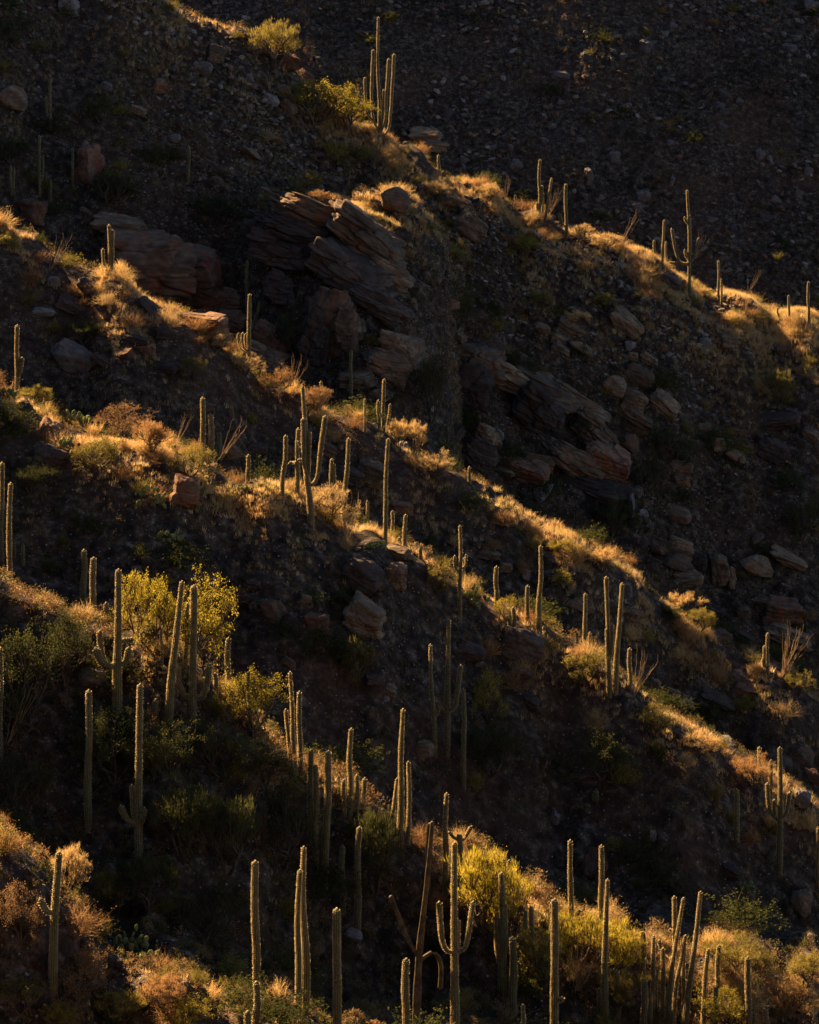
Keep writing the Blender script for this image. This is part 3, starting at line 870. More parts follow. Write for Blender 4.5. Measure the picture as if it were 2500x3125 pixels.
Sg(2, 122, 752, 122, 652, 14, 'single saguaro on the uppermost crest below the candelabra')
Sg(2, 140, 864, 140, 830, 14, 'small sunlit saguaro stub among golden bushes of the uppermost crest')
Sg(2, 445, 858, 445, 822, 13, 'small sunlit stub left of the saguaro cluster on the uppermost crest')
Sg(2, 546, 900, 549, 672, 15, 'tallest saguaro of the close cluster on the uppermost crest', arms=[([(547, 880), (557, 850), (558, 782)], 10), ([(545, 895), (538, 885), (538, 853)], 10)])
Sg(2, 560, 905, 563, 813, 12, 'short saguaro inside the close cluster on the uppermost crest')
Sg(2, 570, 925, 598, 750, 12, 'right leaning saguaro of the close cluster on the uppermost crest')
Sg(2, 658, 1005, 658, 774, 16, 'straight saguaro with one stub arm right of the close cluster', arms=[([(656, 955), (640, 935), (634, 900)], 11)])
Sg(2, 1030, 1078, 1030, 1012, 12, 'shortest saguaro left of the spreading candelabra on the right')
Sg(2, 1066, 1075, 1072, 928, 13, 'tall saguaro left of the spreading candelabra on the right')
Sg(2, 1080, 1100, 1080, 1018, 11, 'second short saguaro left of the spreading candelabra on the right')
Sg(4, 1180, 78, 1169, -303, 15, 'spreading candelabra saguaro on the uppermost crest at right', wt_=11,
   mid=[(1178, 0), (1178, -130)],
   arms=[([(1178, 20), (1183, -40), (1182, -100), (1180, -198)], 13), ([(1176, 10), (1140, 0), (1120, -50), (1105, -142)], 12), ([(1172, 4), (1120, 4), (1098, -2)], 9),
         ([(1184, 0), (1200, -20), (1208, -60), (1217, -102)], 11), ([(1174, -10), (1164, -25), (1160, -52)], 9), ([(1174, -160), (1164, -172), (1160, -190)], 10)])
Sg(4, 860, 62, 860, 18, 10, 'little saguaro on the bare sunlit part of the uppermost crest')
Sg(4, 878, 40, 878, 4, 9, 'second little saguaro on the bare sunlit part of the uppermost crest')
Sg(4, 1301, 132, 1301, -6, 12, 'slim saguaro right of the spreading candelabra')
Sg(4, 1313, 134, 1312, 70, 10, 'short saguaro at the foot of the slim one right of the candelabra')
Sg(4, 1597, 242, 1597, 140, 12, 'left saguaro of the pair at the right end of the uppermost crest')
Sg(4, 1680, 272, 1680, 83, 13, 'tall saguaro at the right end of the uppermost crest')
Sg(4, 1552, 244, 1552, 190, 10, 'smallest slim saguaro at the right end of the uppermost crest')
Sg(4, 1664, 272, 1665, 240, 10, 'knee high stub beside the tall saguaro at the right end of the uppermost crest')
# --- second crest
Sg(3, 462, 65, 459, -157, 17, 'candelabra saguaro with two arms at the left of the second crest', arms=[([(456, 30), (438, 15), (434, -10), (432, -54)], 12), ([(466, 40), (474, 20), (475, -60), (474, -136)], 12)])
Sg(3, 1050, 388, 1052, 135, 19, 'sunlit saguaro with low curved arms on the second crest', arms=[([(1048, 378), (1028, 362), (1020, 330), (1022, 298)], 12), ([(1046, 380), (1036, 360), (1032, 335), (1033, 305)], 11), ([(1044, 384), (1014, 362), (1004, 325), (1005, 298)], 10)])
Sg(3, 1040, 200, 1042, -4, 14, 'dark saguaro behind the sunlit one with curved arms', snap=0)
Sg(3, 1072, 300, 1092, 165, 13, 'dark forked saguaro behind the sunlit one with curved arms', mid=[(1072, 250), (1084, 220)], snap=0)
Sg(3, 1352, 618, 1352, 503, 14, 'lone saguaro on the second crest below the thorny bush')
Sg(3, 1480, 585, 1480, 372, 15, 'slim dark saguaro in shade behind the second crest', snap=0)
Sg(3, 1537, 715, 1537, 575, 14, 'bottle shaped saguaro left of the trio on the second crest', wt_=9)
Sg(3, 1616, 712, 1618, 493, 17, 'tallest of the trio of saguaros on the second crest')
Sg(3, 1595, 705, 1593, 582, 14, 'left of the trio of saguaros on the second crest')
Sg(3, 1632, 712, 1643, 598, 13, 'right leaning one of the trio of saguaros on the second crest')
Sg(4, 142, 870, 142, 778, 10, 'slim small saguaro on the second crest right of the trio')
Sg(4, 252, 928, 252, 862, 14, 'short saguaro on the rocks of the second crest')
Sg(6, 1508, 626, 1508, 458, 17, 'saguaro with a side arm left of the big ocotillo at the right edge', arms=[([(1506, 600), (1494, 585), (1493, 510)], 13), ([(1503, 605), (1490, 595), (1486, 560)], 10)])
# --- third crest
Sg(3, 68, 520, 73, 265, 22, 'saguaro with a short right arm at the left end of the third crest', arms=[([(74, 485), (84, 462), (88, 435), (91, 403)], 20)])
Sg(3, 288, 622, 288, 575, 20, 'left one of two stubs behind the bright prickly pear')
Sg(3, 343, 612, 343, 572, 20, 'right one of two stubs behind the bright prickly pear')
Sg(3, 850, 790, 854, 570, 24, 'tall left saguaro of the thick trio beside the ocotillo')
Sg(3, 888, 815, 888, 640, 28, 'stout middle saguaro of the thick trio beside the ocotillo')
Sg(3, 923, 810, 925, 718, 21, 'short right saguaro of the thick trio beside the ocotillo')
Sg(3, 1046, 928, 1046, 812, 21, 'short thick saguaro alone on the third crest')
Sg(3, 1188, 990, 1203, 730, 21, 'slightly leaning saguaro left of the big forked one')
Sg(3, 1248, 985, 1256, 700, 24, 'saguaro with ball shaped arms left of the big forked one', wt_=17, arms=[([(1246, 845), (1232, 848), (1224, 842)], 15)])
Sg(3, 1312, 1100, 1275, 522, 31, 'big forked saguaro towering at the centre of the third crest', wt_=16, mid=[(1305, 1000), (1290, 880), (1286, 700)],
   arms=[([(1302, 935), (1284, 860), (1280, 780), (1278, 655)], 19), ([(1310, 940), (1328, 925), (1340, 890), (1350, 800), (1369, 650)], 22), ([(1300, 900), (1302, 840), (1303, 712)], 16),
         ([(1280, 790), (1266, 775), (1258, 758)], 12), ([(1292, 780), (1300, 775), (1304, 752)], 11), ([(1284, 835), (1270, 835), (1262, 828)], 13)])
Sg(3, 1396, 1020, 1398, 828, 18, 'slim saguaro hidden behind its stout twin at centre')
Sg(3, 1406, 1045, 1405, 850, 23, 'stout twin saguaro with a dark waist at centre')
Sg(3, 1446, 1085, 1468, 742, 25, 'tall leaning saguaro right of the stout twins', wt_=17)
Sg(3, 1622, 1145, 1634, 745, 21, 'very tall slim saguaro at the right of the centre group', wt_=15)
Sg(3, 1646, 1160, 1653, 1048, 17, 'small saguaro leaning at the foot of the very tall slim one')
Sg(5, 1708, 98, 1708, -40, 19, 'small upright saguaro on the slab right of the very tall slim one')
Sg(5, 1682, 98, 1682, 56, 21, 'stubby saguaro beside the sunlit topped slab')
Sg(3, 1548, 1085, 1548, 1005, 15, 'short saguaro inside the ocotillo at centre')
Sg(6, 46, 146, 46, 98, 20, 'stub behind the golden bush right of the centre')
Sg(6, 212, 385, 213, 5, 19, 'tall shaded saguaro with two raised arms right of the centre', wt_=14, arms=[([(208, 200), (196, 185), (190, 165), (190, 133)], 12), ([(217, 205), (228, 190), (231, 170), (230, 148)], 12), ([(218, 190), (234, 175), (238, 155), (238, 130)], 10)])
Sg(6, 367, 328, 366, 178, 23, 'thick saguaro right of the prickly pear on the third crest', wt_=19)
Sg(6, 497, 420, 497, 258, 22, 'shorter neighbour left of the tallest saguaro at right of centre')
Sg(6, 547, 460, 552, 90, 27, 'tallest straight saguaro at right of centre', wt_=16)
Sg(6, 437, 458, 437, 350, 20, 'small dark saguaro above the big black boulder')
Sg(6, 421, 445, 420, 393, 18, 'lower stub beside the small dark saguaro above the black boulder')
Sg(6, 740, 515, 740, 292, 20, 'slim tall saguaro behind the thorny bush right of centre', wt_=16)
Sg(6, 706, 512, 706, 455, 18, 'left stub beside the slim tall saguaro')
Sg(6, 760, 520, 760, 455, 18, 'right stub beside the slim tall saguaro')
Sg(6, 842, 725, 833, 438, 25, 'left stem of the twin stemmed saguaro on the third crest', mid=[(838, 600)], arms=[([(842, 560), (838, 480), (834, 380), (829, 222)], 17), ([(846, 570), (852, 500), (852, 420)], 15)])
Sg(6, 866, 710, 895, 248, 27, 'right stem of the twin stemmed saguaro on the third crest', wt_=17, mid=[(872, 560), (884, 420)])
Sg(6, 926, 690, 927, 522, 20, 'upright saguaro left of the wide ocotillo', wt_=17)
Sg(6, 158, 965, 166, 402, 30, 'tall half lit saguaro with a raised right arm below the third crest', wt_=17, mid=[(160, 760), (162, 580)], arms=[([(165, 785), (190, 765), (200, 720), (214, 590)], 20), ([(152, 790), (134, 775), (120, 745)], 16)])
Sg(6, 106, 960, 88, 506, 22, 'slender shaded saguaro left of the tall half lit one', wt_=14, arms=[([(106, 810), (118, 795), (122, 770)], 16)])
Sg(6, 227, 1100, 227, 693, 22, 'straight shaded saguaro right of the tall half lit one', wt_=18)
Sg(6, 1474, 1085, 1474, 938, 22, 'thick saguaro behind the bushes near the right edge')
Sg(8, 1525, 100, 1522, -7, 19, 'saguaro touching the left of the armed one at the right edge')
Sg(8, 1556, 465, 1560, -61, 30, 'tall armed saguaro near the right edge', wt_=19, arms=[([(1552, 245), (1526, 225), (1514, 180), (1510, 96)], 19), ([(1562, 240), (1584, 215), (1592, 180), (1598, 126)], 17), ([(1556, 250), (1540, 228), (1538, 165)], 16)])
Sg(8, 1378, 330, 1378, 115, 26, 'dark thick saguaro in shade on the lower right slope')
Sg(8, 785, 168, 785, 118, 30, 'dark barrel like stub on the lower slope')
Sg(8, 1721, 520, 1721, 275, 18, 'saguaro cut by the right edge of the picture')
# --- left edge and shaded lower left
Sg(5, 8, 150, 8, -260, 24, 'tall saguaro cut by the left edge beside the shaded tree', tt=5)
Sg(5, 45, 190, 45, -174, 23, 'second tall saguaro near the left edge behind the shaded tree')
Sg(5, 60, 140, 60, 68, 16, 'small lit saguaro right of the pair at the left edge')
Sg(5, 98, 170, 98, 85, 16, 'second small lit saguaro right of the pair at the left edge')
Sg(5, 352, 330, 354, 107, 27, 'sunlit rimmed saguaro beside its dark twin at left')
Sg(5, 394, 360, 394, 140, 30, 'dark twin right of the sunlit rimmed saguaro at left')
Sg(5, 494, 790, 499, 190, 46, 'large shaded saguaro with curved arms low at left', wt_=27, mid=[(494, 600), (498, 450)],
   arms=[([(488, 592), (462, 594), (430, 572), (410, 515)], 34), ([(448, 590), (432, 560), (422, 510), (419, 452)], 25), ([(506, 592), (525, 585), (536, 560), (540, 522)], 28), ([(505, 500), (525, 492), (548, 482)], 24)])
Sg(5, 708, 830, 766, 240, 42, 'leaning pale saguaro crossing in front of the yellow palo verde', wt_=23, mid=[(722, 660), (744, 460)])
Sg(5, 812, 805, 817, 258, 36, 'dark saguaro with two raised arms before the yellow palo verde', wt_=30, mid=[(812, 640), (816, 460)],
   arms=[([(806, 728), (775, 722), (752, 665), (748, 596)], 25), ([(824, 728), (856, 722), (874, 670), (882, 588)], 27)])
Sg(5, 778, 600, 790, 332, 21, 'sunlit saguaro rising out of the yellow palo verde')
Sg(5, 679, 590, 681, 440, 14, 'slim lit saguaro left of the leaning one in the yellow palo verde')
Sg(5, 962, 640, 962, 478, 26, 'lit saguaro at the right end of the yellow palo verde')
Sg(5, 907, 760, 907, 628, 24, 'lit stub between the two yellow palo verdes')
Sg(5, 1052, 850, 1047, 620, 22, 'saguaro hidden inside the right hand yellow palo verde')
Sg(5, 655, 800, 655, 738, 30, 'dark barrel like stub left of the leaning pale saguaro')
Sg(5, 447, 400, 447, 330, 24, 'small dark saguaro in the shadow left of the large armed one')
Sg(7, 373, 285, 374, -302, 34, 'straight shaded saguaro at left below the large armed one', wt_=28)
Sg(7, 586, 440, 590, -327, 38, 'tall shaded saguaro with low stub arms', wt_=27, mid=[(584, 230), (586, -50)],
   arms=[([(580, 255), (552, 252), (528, 228), (514, 182)], 27), ([(574, 250), (560, 225), (556, 100)], 18), ([(592, 258), (602, 240), (609, 188)], 25)])
Sg(5, 1248, 1060, 1222, 622, 26, 'leaning sunlit saguaro left of a straight one, lower centre', wt_=14)
Sg(5, 1266, 1050, 1261, 705, 25, 'straight sunlit saguaro beside the leaning one, lower centre', wt_=20)
Sg(5, 1240, 1065, 1204, 780, 23, 'dark leaning saguaro behind the lower centre pair', wt_=16)
Sg(5, 3, 1030, 3, 520, 20, 'saguaro cut by the left edge in the lower half')
Sg(7, 1312, 400, 1311, -50, 27, 'dark back saguaro of the close row at lower centre')
Sg(7, 1332, 430, 1328, 12, 27, 'dark front saguaro with ball arms in the close row at lower centre', arms=[([(1338, 235), (1346, 226), (1353, 205)], 22), ([(1334, 280), (1340, 275), (1344, 255)], 20)])
Sg(7, 1366, 515, 1382, -45, 36, 'tall dark saguaro at the right of the close row at lower centre', wt_=30)
Sg(7, 1472, 215, 1479, -140, 27, 'tall rimmed saguaro above the short trio at lower centre', wt_=20)
Sg(7, 1448, 210, 1448, 75, 23, 'left one of the short trio at lower centre')
Sg(7, 1496, 230, 1503, 56, 23, 'middle one of the short trio at lower centre')
Sg(7, 1524, 240, 1536, 68, 24, 'right one of the short trio at lower centre')
Sg(7, 1682, 345, 1697, -222, 33, 'very tall saguaro at lower centre with a leaning neighbour', wt_=18)
Sg(7, 1634, 335, 1672, 70, 26, 'leaning neighbour of the very tall saguaro at lower centre', wt_=13)
Sg(7, 1716, 330, 1720, -1, 22, 'rimmed saguaro right of the very tall one at lower centre', wt_=17)
Sg(7, 1443, 620, 1443, 353, 27, 'dark short saguaro of the pair below the short trio')
Sg(7, 1502, 720, 1513, 275, 34, 'dark taller saguaro of the pair below the short trio', wt_=25)
# --- foreground
Sg(7, 222, 955, 249, 380, 42, 'sunlit saguaro with one short left arm at bottom left', wt_=30, mid=[(228, 700), (238, 540)], arms=[([(228, 635), (205, 622), (188, 600), (178, 566)], 28)])
Sg(7, 1078, 1000, 1075, 418, 36, 'tall glowing saguaro in the bottom foreground', wt_=32)
Sg(7, 1080, 1170, 1080, 926, 36, 'short glowing saguaro in front of the tall glowing one')
Sg(7, 1043, 1170, 1043, 1050, 37, 'lowest stub in front of the tall glowing saguaro')
Sg(7, 1284, 1045, 1279, 358, 46, 'thick reddish dying saguaro in the bottom shade', wt_=22, green=0.8)
Sg(7, 1256, 1040, 1263, 455, 34, 'dark companion behind the thick reddish dying saguaro', wt_=22)
Sg(7, 1420, 1180, 1418, 618, 42, 'straight dark saguaro at the bottom centre', wt_=35)
Sg(7, 1708, 1190, 1710, 830, 36, 'shaded ribbed saguaro left of the reddish dead one', wt_=31)
Sg(8, 25, 1160, 96, 250, 44, 'reddish dead leaning saguaro with a drooping arm', wt_=20, mat='cactus_dead', mid=[(40, 820), (72, 520)],
   arms=[([(30, 815), (-10, 740), (-50, 640), (-77, 565)], 20), ([(48, 835), (90, 812), (122, 830), (134, 880), (130, 945)], 22)])
Sg(8, 150, 560, 156, 132, 25, 'tall rimmed saguaro with a slim neck at lower centre', wt_=19)
Sg(8, 152, 565, 154, 290, 25, 'shorter stem in front of the tall rimmed saguaro at lower centre')
Sg(8, 82, 540, 83, 260, 20, 'slim saguaro left of the tall rimmed one at lower centre')
Sg(8, 212, 560, 210, 295, 24, 'flat broken topped saguaro with outstretched arms', flat=True, wt_=26, arms=[([(212, 335), (232, 325), (244, 305), (257, 274)], 15), ([(208, 330), (188, 322), (170, 296)], 14)])
Sg(8, 192, 1075, 190, 340, 42, 'dark four armed saguaro in front of the leaning dead one', wt_=25, mid=[(190, 800), (188, 560)],
   arms=[([(184, 800), (158, 790), (136, 740), (125, 586)], 24), ([(198, 800), (228, 790), (246, 740), (266, 590)], 22), ([(196, 815), (202, 790), (201, 670)], 24)])
Sg(8, 390, 990, 386, 468, 42, 'dark saguaro with close side stems before the lit bush', wt_=24, arms=[([(382, 860), (368, 800), (367, 650)], 20), ([(396, 860), (404, 760), (402, 600)], 18), ([(398, 790), (412, 770), (424, 718)], 16)])
Sg(8, 440, 1110, 435, 738, 42, 'stout dark saguaro right of the one with close side stems', wt_=34)
Sg(8, 484, 840, 488, 628, 23, 'left dark saguaro of a pair before the lit bush')
Sg(8, 508, 880, 513, 610, 27, 'right dark saguaro of a pair before the lit bush', wt_=21)
Sg(8, 612, 1180, 611, 578, 38, 'large straight saguaro right of the lit bush', wt_=33, arms=[([(622, 1005), (634, 1002), (640, 990)], 22)])
Sg(8, 594, 800, 596, 595, 18, 'rimmed saguaro hidden behind the large straight one')
Sg(8, 684, 690, 677, 330, 26, 'tall lit saguaro with basal stubs on the lower crest', wt_=20, arms=[([(680, 690), (670, 680), (667, 660)], 16), ([(690, 675), (704, 655), (714, 630)], 17)])
Sg(8, 808, 710, 808, 352, 24, 'tall lit saguaro right of the one with basal stubs', wt_=22)
Sg(8, 790, 715, 790, 660, 16, 'stub at the foot of the right tall lit saguaro')
Sg(8, 822, 1100, 834, 495, 38, 'jointed dark saguaro with a thin upper half', wt_=18, mid=[(822, 860), (827, 700)])
Sg(8, 798, 1060, 798, 955, 20, 'short saguaro left of the jointed dark one')
Sg(8, 876, 1070, 873, 877, 24, 'saguaro right of the jointed dark one', wt_=22)
Sg(8, 983, 940, 984, 718, 25, 'left lit saguaro of the crowd at bottom right', wt_=22, arms=[([(976, 950), (962, 935), (955, 895)], 18)])
Sg(8, 990, 1160, 988, 915, 32, 'dark ribbed saguaro at the front left of the crowd at bottom right', wt_=28)
Sg(8, 1015, 1140, 1015, 967, 23, 'half hidden saguaro behind the dark ribbed one of the crowd')
Sg(8, 1022, 1080, 1028, 733, 21, 'slim second saguaro of the crowd at bottom right', wt_=16)
Sg(8, 1062, 1110, 1067, 785, 23, 'slim third saguaro of the crowd at bottom right', wt_=19)
Sg(8, 1040, 1070, 1043, 875, 17, 'short slim saguaro between the second and third of the crowd')
Sg(8, 1122, 840, 1115, 567, 23, 'straight rear saguaro with an elbow arm in the crowd', wt_=20, arms=[([(1118, 810), (1090, 830), (1062, 800), (1052, 748)], 16), ([(1114, 715), (1104, 712), (1100, 706)], 12)])
Sg(8, 1084, 1130, 1153, 573, 26, 'first long leaning saguaro of the crowd', wt_=14, mid=[(1100, 920), (1126, 740)])
Sg(8, 1108, 1130, 1161, 731, 20, 'crooked leaning saguaro between the two long leaning ones', wt_=16, mid=[(1122, 950), (1146, 830)])
Sg(8, 1150, 1110, 1158, 757, 22, 'upright dark saguaro between the two long leaning ones', wt_=17)
Sg(8, 1150, 1150, 1225, 547, 34, 'longest leaning saguaro of the crowd', wt_=17, mid=[(1176, 960), (1206, 740)])
Sg(8, 1108, 1160, 1108, 1050, 29, 'low stub at the bottom of the crowd')
Sg(8, 1232, 1150, 1258, 788, 27, 'leaning saguaro right of the longest leaning one', wt_=18)
Sg(8, 1296, 980, 1303, 773, 23, 'lit rear saguaro above its darker neighbour at bottom right', wt_=20)
Sg(8, 1292, 1160, 1292, 950, 25, 'darker neighbour in front of the lit rear saguaro at bottom right', wt_=23)
Sg(8, 1327, 1000, 1331, 945, 14, 'small curved sprout right of the lit rear saguaro')
Sg(8, 1428, 1170, 1424, 823, 30, 'stout saguaro at bottom right with a dried bloom on top', wt_=25)
Sg(8, 1453, 1170, 1453, 1055, 23, 'short saguaro at the bottom edge right of the stout one')
Sg(8, 1498, 1170, 1498, 1040, 31, 'last stubby saguaro at the bottom right edge')
Sg(8, 416, 640, 418, 415, 17, 'glowing slim saguaro in the bright palo verde')
Sg(8, 428, 650, 428, 545, 15, 'small glowing saguaro in the bright palo verde')
Sg(8, 480, 1170, 478, 1022, 20, 'glowing short saguaro at the bottom edge left of the large straight one')

# ------------------------------------------------------------------ scattering tools
crestD = np.stack([CREST[k][0] + wander[k] for k in KEYS[:5]])           # (5, NC)
near_crest = np.zeros((NR, NC)); ridge_of = np.zeros((NR, NC), int)
for ki in range(5):
    d_ = DS[:, None] - crestD[ki][None, :]
    near_crest = np.maximum(near_crest, (0.12 + 0.88 * LITU[ki][None, :]) * np.exp(-np.where(d_ > 0, (d_ / 4.0) ** 2, (d_ / (11.0 if ki == 4 else 5.5)) ** 2)))
    ridge_of = np.where(d_ > 3.0, ki + 1, ridge_of)                       # index of the spur whose face this is
bench = np.clip(np.minimum((ximg - 560) / 60, (935 - ximg) / 50), 0, 1)[None, :] * np.exp(-((DS[:, None] - (297.0 + 1.5 * wander['R0'][None, :]) + 1.5) / 5.0) ** 2)
near_crest = np.maximum(near_crest, 0.75 * bench)
du = np.gradient(U)[None, :] * DS[:, None]; dd_ = np.gradient(DS)[:, None]
gz_u = np.gradient(Z, axis=1) / du; gz_d = np.gradient(Z, axis=0) / dd_
area = du * dd_ * np.sqrt(1 + gz_u ** 2 + gz_d ** 2)
prev = np.vstack([np.full((1, NC), -9.0), tmax[:-1]])
visible = (Z + 1.0) / DS[:, None] >= prev
inview = (np.abs(U) < 0.19)[None, :] & ((Z / DS[:, None]) < 0.215 - PITCH + 0.02) & ((Z + 3) / DS[:, None] > -0.2 - PITCH - 0.03)
VIS = visible & inview
clump = fbm(XW / 5.0, YW / 5.0, 51, 3)


def scatter(n, weight, seed):
    r = np.random.default_rng(seed)
    p = (weight * area * VIS).ravel(); cs = np.cumsum(p)
    k = np.searchsorted(cs, r.uniform(0, cs[-1], n))
    i, j = np.unravel_index(np.clip(k, 0, NR * NC - 1), (NR, NC))
    y = DS[i] + r.uniform(-.5, .5, n) * dd_[i, 0]; u = U[j] + r.uniform(-.5, .5, n) * np.gradient(U)[j]
    y = np.clip(y, DS[0], DS[-1])
    x = u * y
    return x, y, hz(x, y), i, j


# ------------------------------------------------------------------ loose stones
def stones(n, weight, seed, smin, smax):
    r = np.random.default_rng(seed)
    V0, F0 = ico_base
    x, y, z, i, j = scatter(n, weight, seed)
    m = len(V0)
    sc = smin * (smax / smin) ** (r.uniform(0, 1, n) ** 2.6)
    sx = sc * r.uniform(0.8, 1.6, n); sy = sc * r.uniform(.7, 1.2, n); sz = sc * r.uniform(.35, .9, n)
    jit = 1 + r.uniform(-.32, .25, (n, m))
    P = V0[None] * jit[..., None] * np.stack([sx, sy, sz], 1)[:, None, :] * 0.5
    a = r.uniform(0, 6.28, n); t = r.uniform(-.5, .8, n)
    ca, sa = np.cos(a)[:, None], np.sin(a)[:, None]
    X = P[..., 0] * ca - P[..., 1] * sa; Y = P[..., 0] * sa + P[..., 1] * ca; Zz = P[..., 2]
    ct, st = np.cos(t)[:, None], np.sin(t)[:, None]
    X, Zz = X * ct + Zz * st, -X * st + Zz * ct
    P = np.stack([X + x[:, None], Y + y[:, None], Zz + (z + sz * 0.12)[:, None]], -1).reshape(-1, 3)
    Fc = (F0[None] + (np.arange(n) * m)[:, None, None]).reshape(-1, 3)
    pal = np.array([[.18, .145, .105], [.11, .082, .056], [.25, .215, .17], [.15, .09, .055], [.045, .038, .032], [.17, .13, .088], [.08, .067, .053]])
    col = pal[r.integers(0, 7, n)] * r.uniform(.6, 1.15, (n, 1))
    return P, Fc, np.repeat(col, m, 0)


ico_base = ico(1)      # 12 corners, 20 faces
t_ = NT("scree_stone"); a_n = t_.n('ShaderNodeAttribute'); a_n.attribute_name = "tint"
c_ = t_.coord('Object'); nz = t_.noise(c_, 6.0, 3, 0.7)
MAT['scree'] = t_.done(t_.principled(t_.mix(1.0, a_n.outputs['Color'], t_.ramp(nz, [(0.3, (0.45, 0.45, 0.45)), (0.7, (1.25, 1.2, 1.15))]), 'MULTIPLY'), 0.92, None, 0.12))
stone_w = np.clip(0.35 + 2.6 * fbm(XW / 8, YW / 8, 77, 3) + 0.5 * rockmask + 1.2 * mid, 0.08, 3.5)
P, Fc, T = stones(18000, stone_w * np.where(YW > 345, 0.25, 1.0), 61, 0.2, 1.7)
obj("scree", mesh_np("scree", P, Fc, False, T, [MAT['scree']]), kind='stuff', label='loose grey and brown stones strewn over the slopes', cat='stones')
P, Fc, T = stones(7000, stone_w ** 1.6 * (YW > 340), 62, 0.3, 2.6)
obj("far_scree", mesh_np("far_scree", P, Fc, False, T * np.array([.62, .68, .74]), [MAT['scree']]), kind='stuff', label='loose stones on the dark far mountainside, cool shade put in their colour', cat='stones')  # stone colours darkened and cooled to paint in the far slope's shade

# mid sized boulders lying about, each one a thing
ZON2 = ['on the bottom mound', 'below the lower crest', 'below the third crest', 'below the second crest', 'below the uppermost crest', 'on the far mountainside']
ZONE = ['bottom left slope', 'shaded lower slope', 'dark slope under the third crest', 'shaded slope under the second crest', 'shaded rocky face under the uppermost crest', 'dark far mountainside']
x, y, z, i, j = scatter(110, stone_w * (1 - 0.8 * near_crest) * (YW < 340) * (YW > 175), 63)
for n in range(len(x)):
    r = np.random.default_rng(3000 + n)
    kd = r.choice(['rock', 'rock', 'red', 'dark', 'pale'])
    s_ = 0.7 * (3.2 ** r.uniform(0, 1) ** 1.5)
    zn = min(ridge_of[i[n], j[n]], 5)
    side = ['far left', 'left', 'left of centre', 'centre', 'right of centre', 'right', 'far right'][int(np.clip((U[j[n]] + UH) / (2 * UH) * 7, 0, 6))]
    cname = {'rock': 'brown', 'red': 'reddish', 'dark': 'dark', 'pale': 'pale'}[kd]
    obj("boulder", ROCKS[kd][n % len(ROCKS[kd])], None, (x[n], y[n], z[n] + 0.1), (r.uniform(-.3, .4), r.uniform(0, .7), r.uniform(-3, 3)),
        (s_ * r.uniform(1, 1.7), s_ * r.uniform(.8, 1.2), s_ * r.uniform(.5, .9)), f'{"large" if s_ > 1.5 else "small" if s_ < .95 else "middling"} half buried {cname} stone at {side} {ZON2[zn]}', 'rock', f'{cname} stones on the {ZONE[zn]}')


# ------------------------------------------------------------------ dry grass
def grass(n, weight, seed, hmin, hmax, nb, pal, width=0.026, spread=0.5):
    r = np.random.default_rng(seed)
    x, y, z, i, j = scatter(n, weight, seed)
    h = r.uniform(hmin, hmax, n)
    N = n * nb
    rep = lambda a: np.repeat(a, nb)
    az = r.uniform(0, 6.283, N); ln = np.abs(r.normal(0, spread, N)); hh = rep(h) * r.uniform(.55, 1.1, N)
    bx = rep(x) + r.normal(0, 0.10, N); by = rep(y) + r.normal(0, 0.10, N); bz = rep(z) - 0.06
    dx, dy = np.cos(az) * ln, np.sin(az) * ln
    wv = r.uniform(.6, 1.3, N) * width
    fa = r.uniform(0, 6.283, N); sx, sy = np.cos(fa) * wv, np.sin(fa) * wv
    A = np.stack([bx - sx, by - sy, bz], -1); B = np.stack([bx + sx, by + sy, bz], -1)
    C = np.stack([bx + dx * hh, by + dy * hh, bz + hh], -1)
    V = np.stack([A, B, C], 1).reshape(-1, 3)
    pal = np.array(pal)
    tone = fbm(x / 3.0, y / 3.0, seed, 2) + r.normal(0, .25, n)
    col = pal[np.clip(((tone + .6) / 1.2 * len(pal)).astype(int), 0, len(pal) - 1)] * r.uniform(.75, 1.15, (n, 1))
    return V, np.arange(len(V)).reshape(-1, 3), np.repeat(col, nb * 3, 0)


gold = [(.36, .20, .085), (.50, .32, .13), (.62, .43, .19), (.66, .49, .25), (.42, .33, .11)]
dull = [(.17, .095, .048), (.26, .165, .08), (.36, .255, .125), (.20, .16, .062), (.12, .11, .042)]  # grass palette of the shaded slopes, shade dulled into the colours
fine_clump = fbm(XW / 1.8, YW / 1.8, 57, 2)
patch = np.clip(0.45 + 2.0 * clump + 1.6 * fine_clump, 0.02, 2.0)
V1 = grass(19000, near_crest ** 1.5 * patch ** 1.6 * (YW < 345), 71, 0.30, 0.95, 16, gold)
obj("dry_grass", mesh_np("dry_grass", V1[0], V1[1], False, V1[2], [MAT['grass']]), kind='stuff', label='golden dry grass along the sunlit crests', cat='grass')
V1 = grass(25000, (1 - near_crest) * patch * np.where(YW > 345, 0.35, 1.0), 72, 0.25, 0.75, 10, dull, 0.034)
obj("slope_grass", mesh_np("slope_grass", V1[0], V1[1], False, V1[2], [MAT['grass']]), kind='stuff', label='brown withered grass on the shaded slopes, shade dulled into its colour', cat='grass')


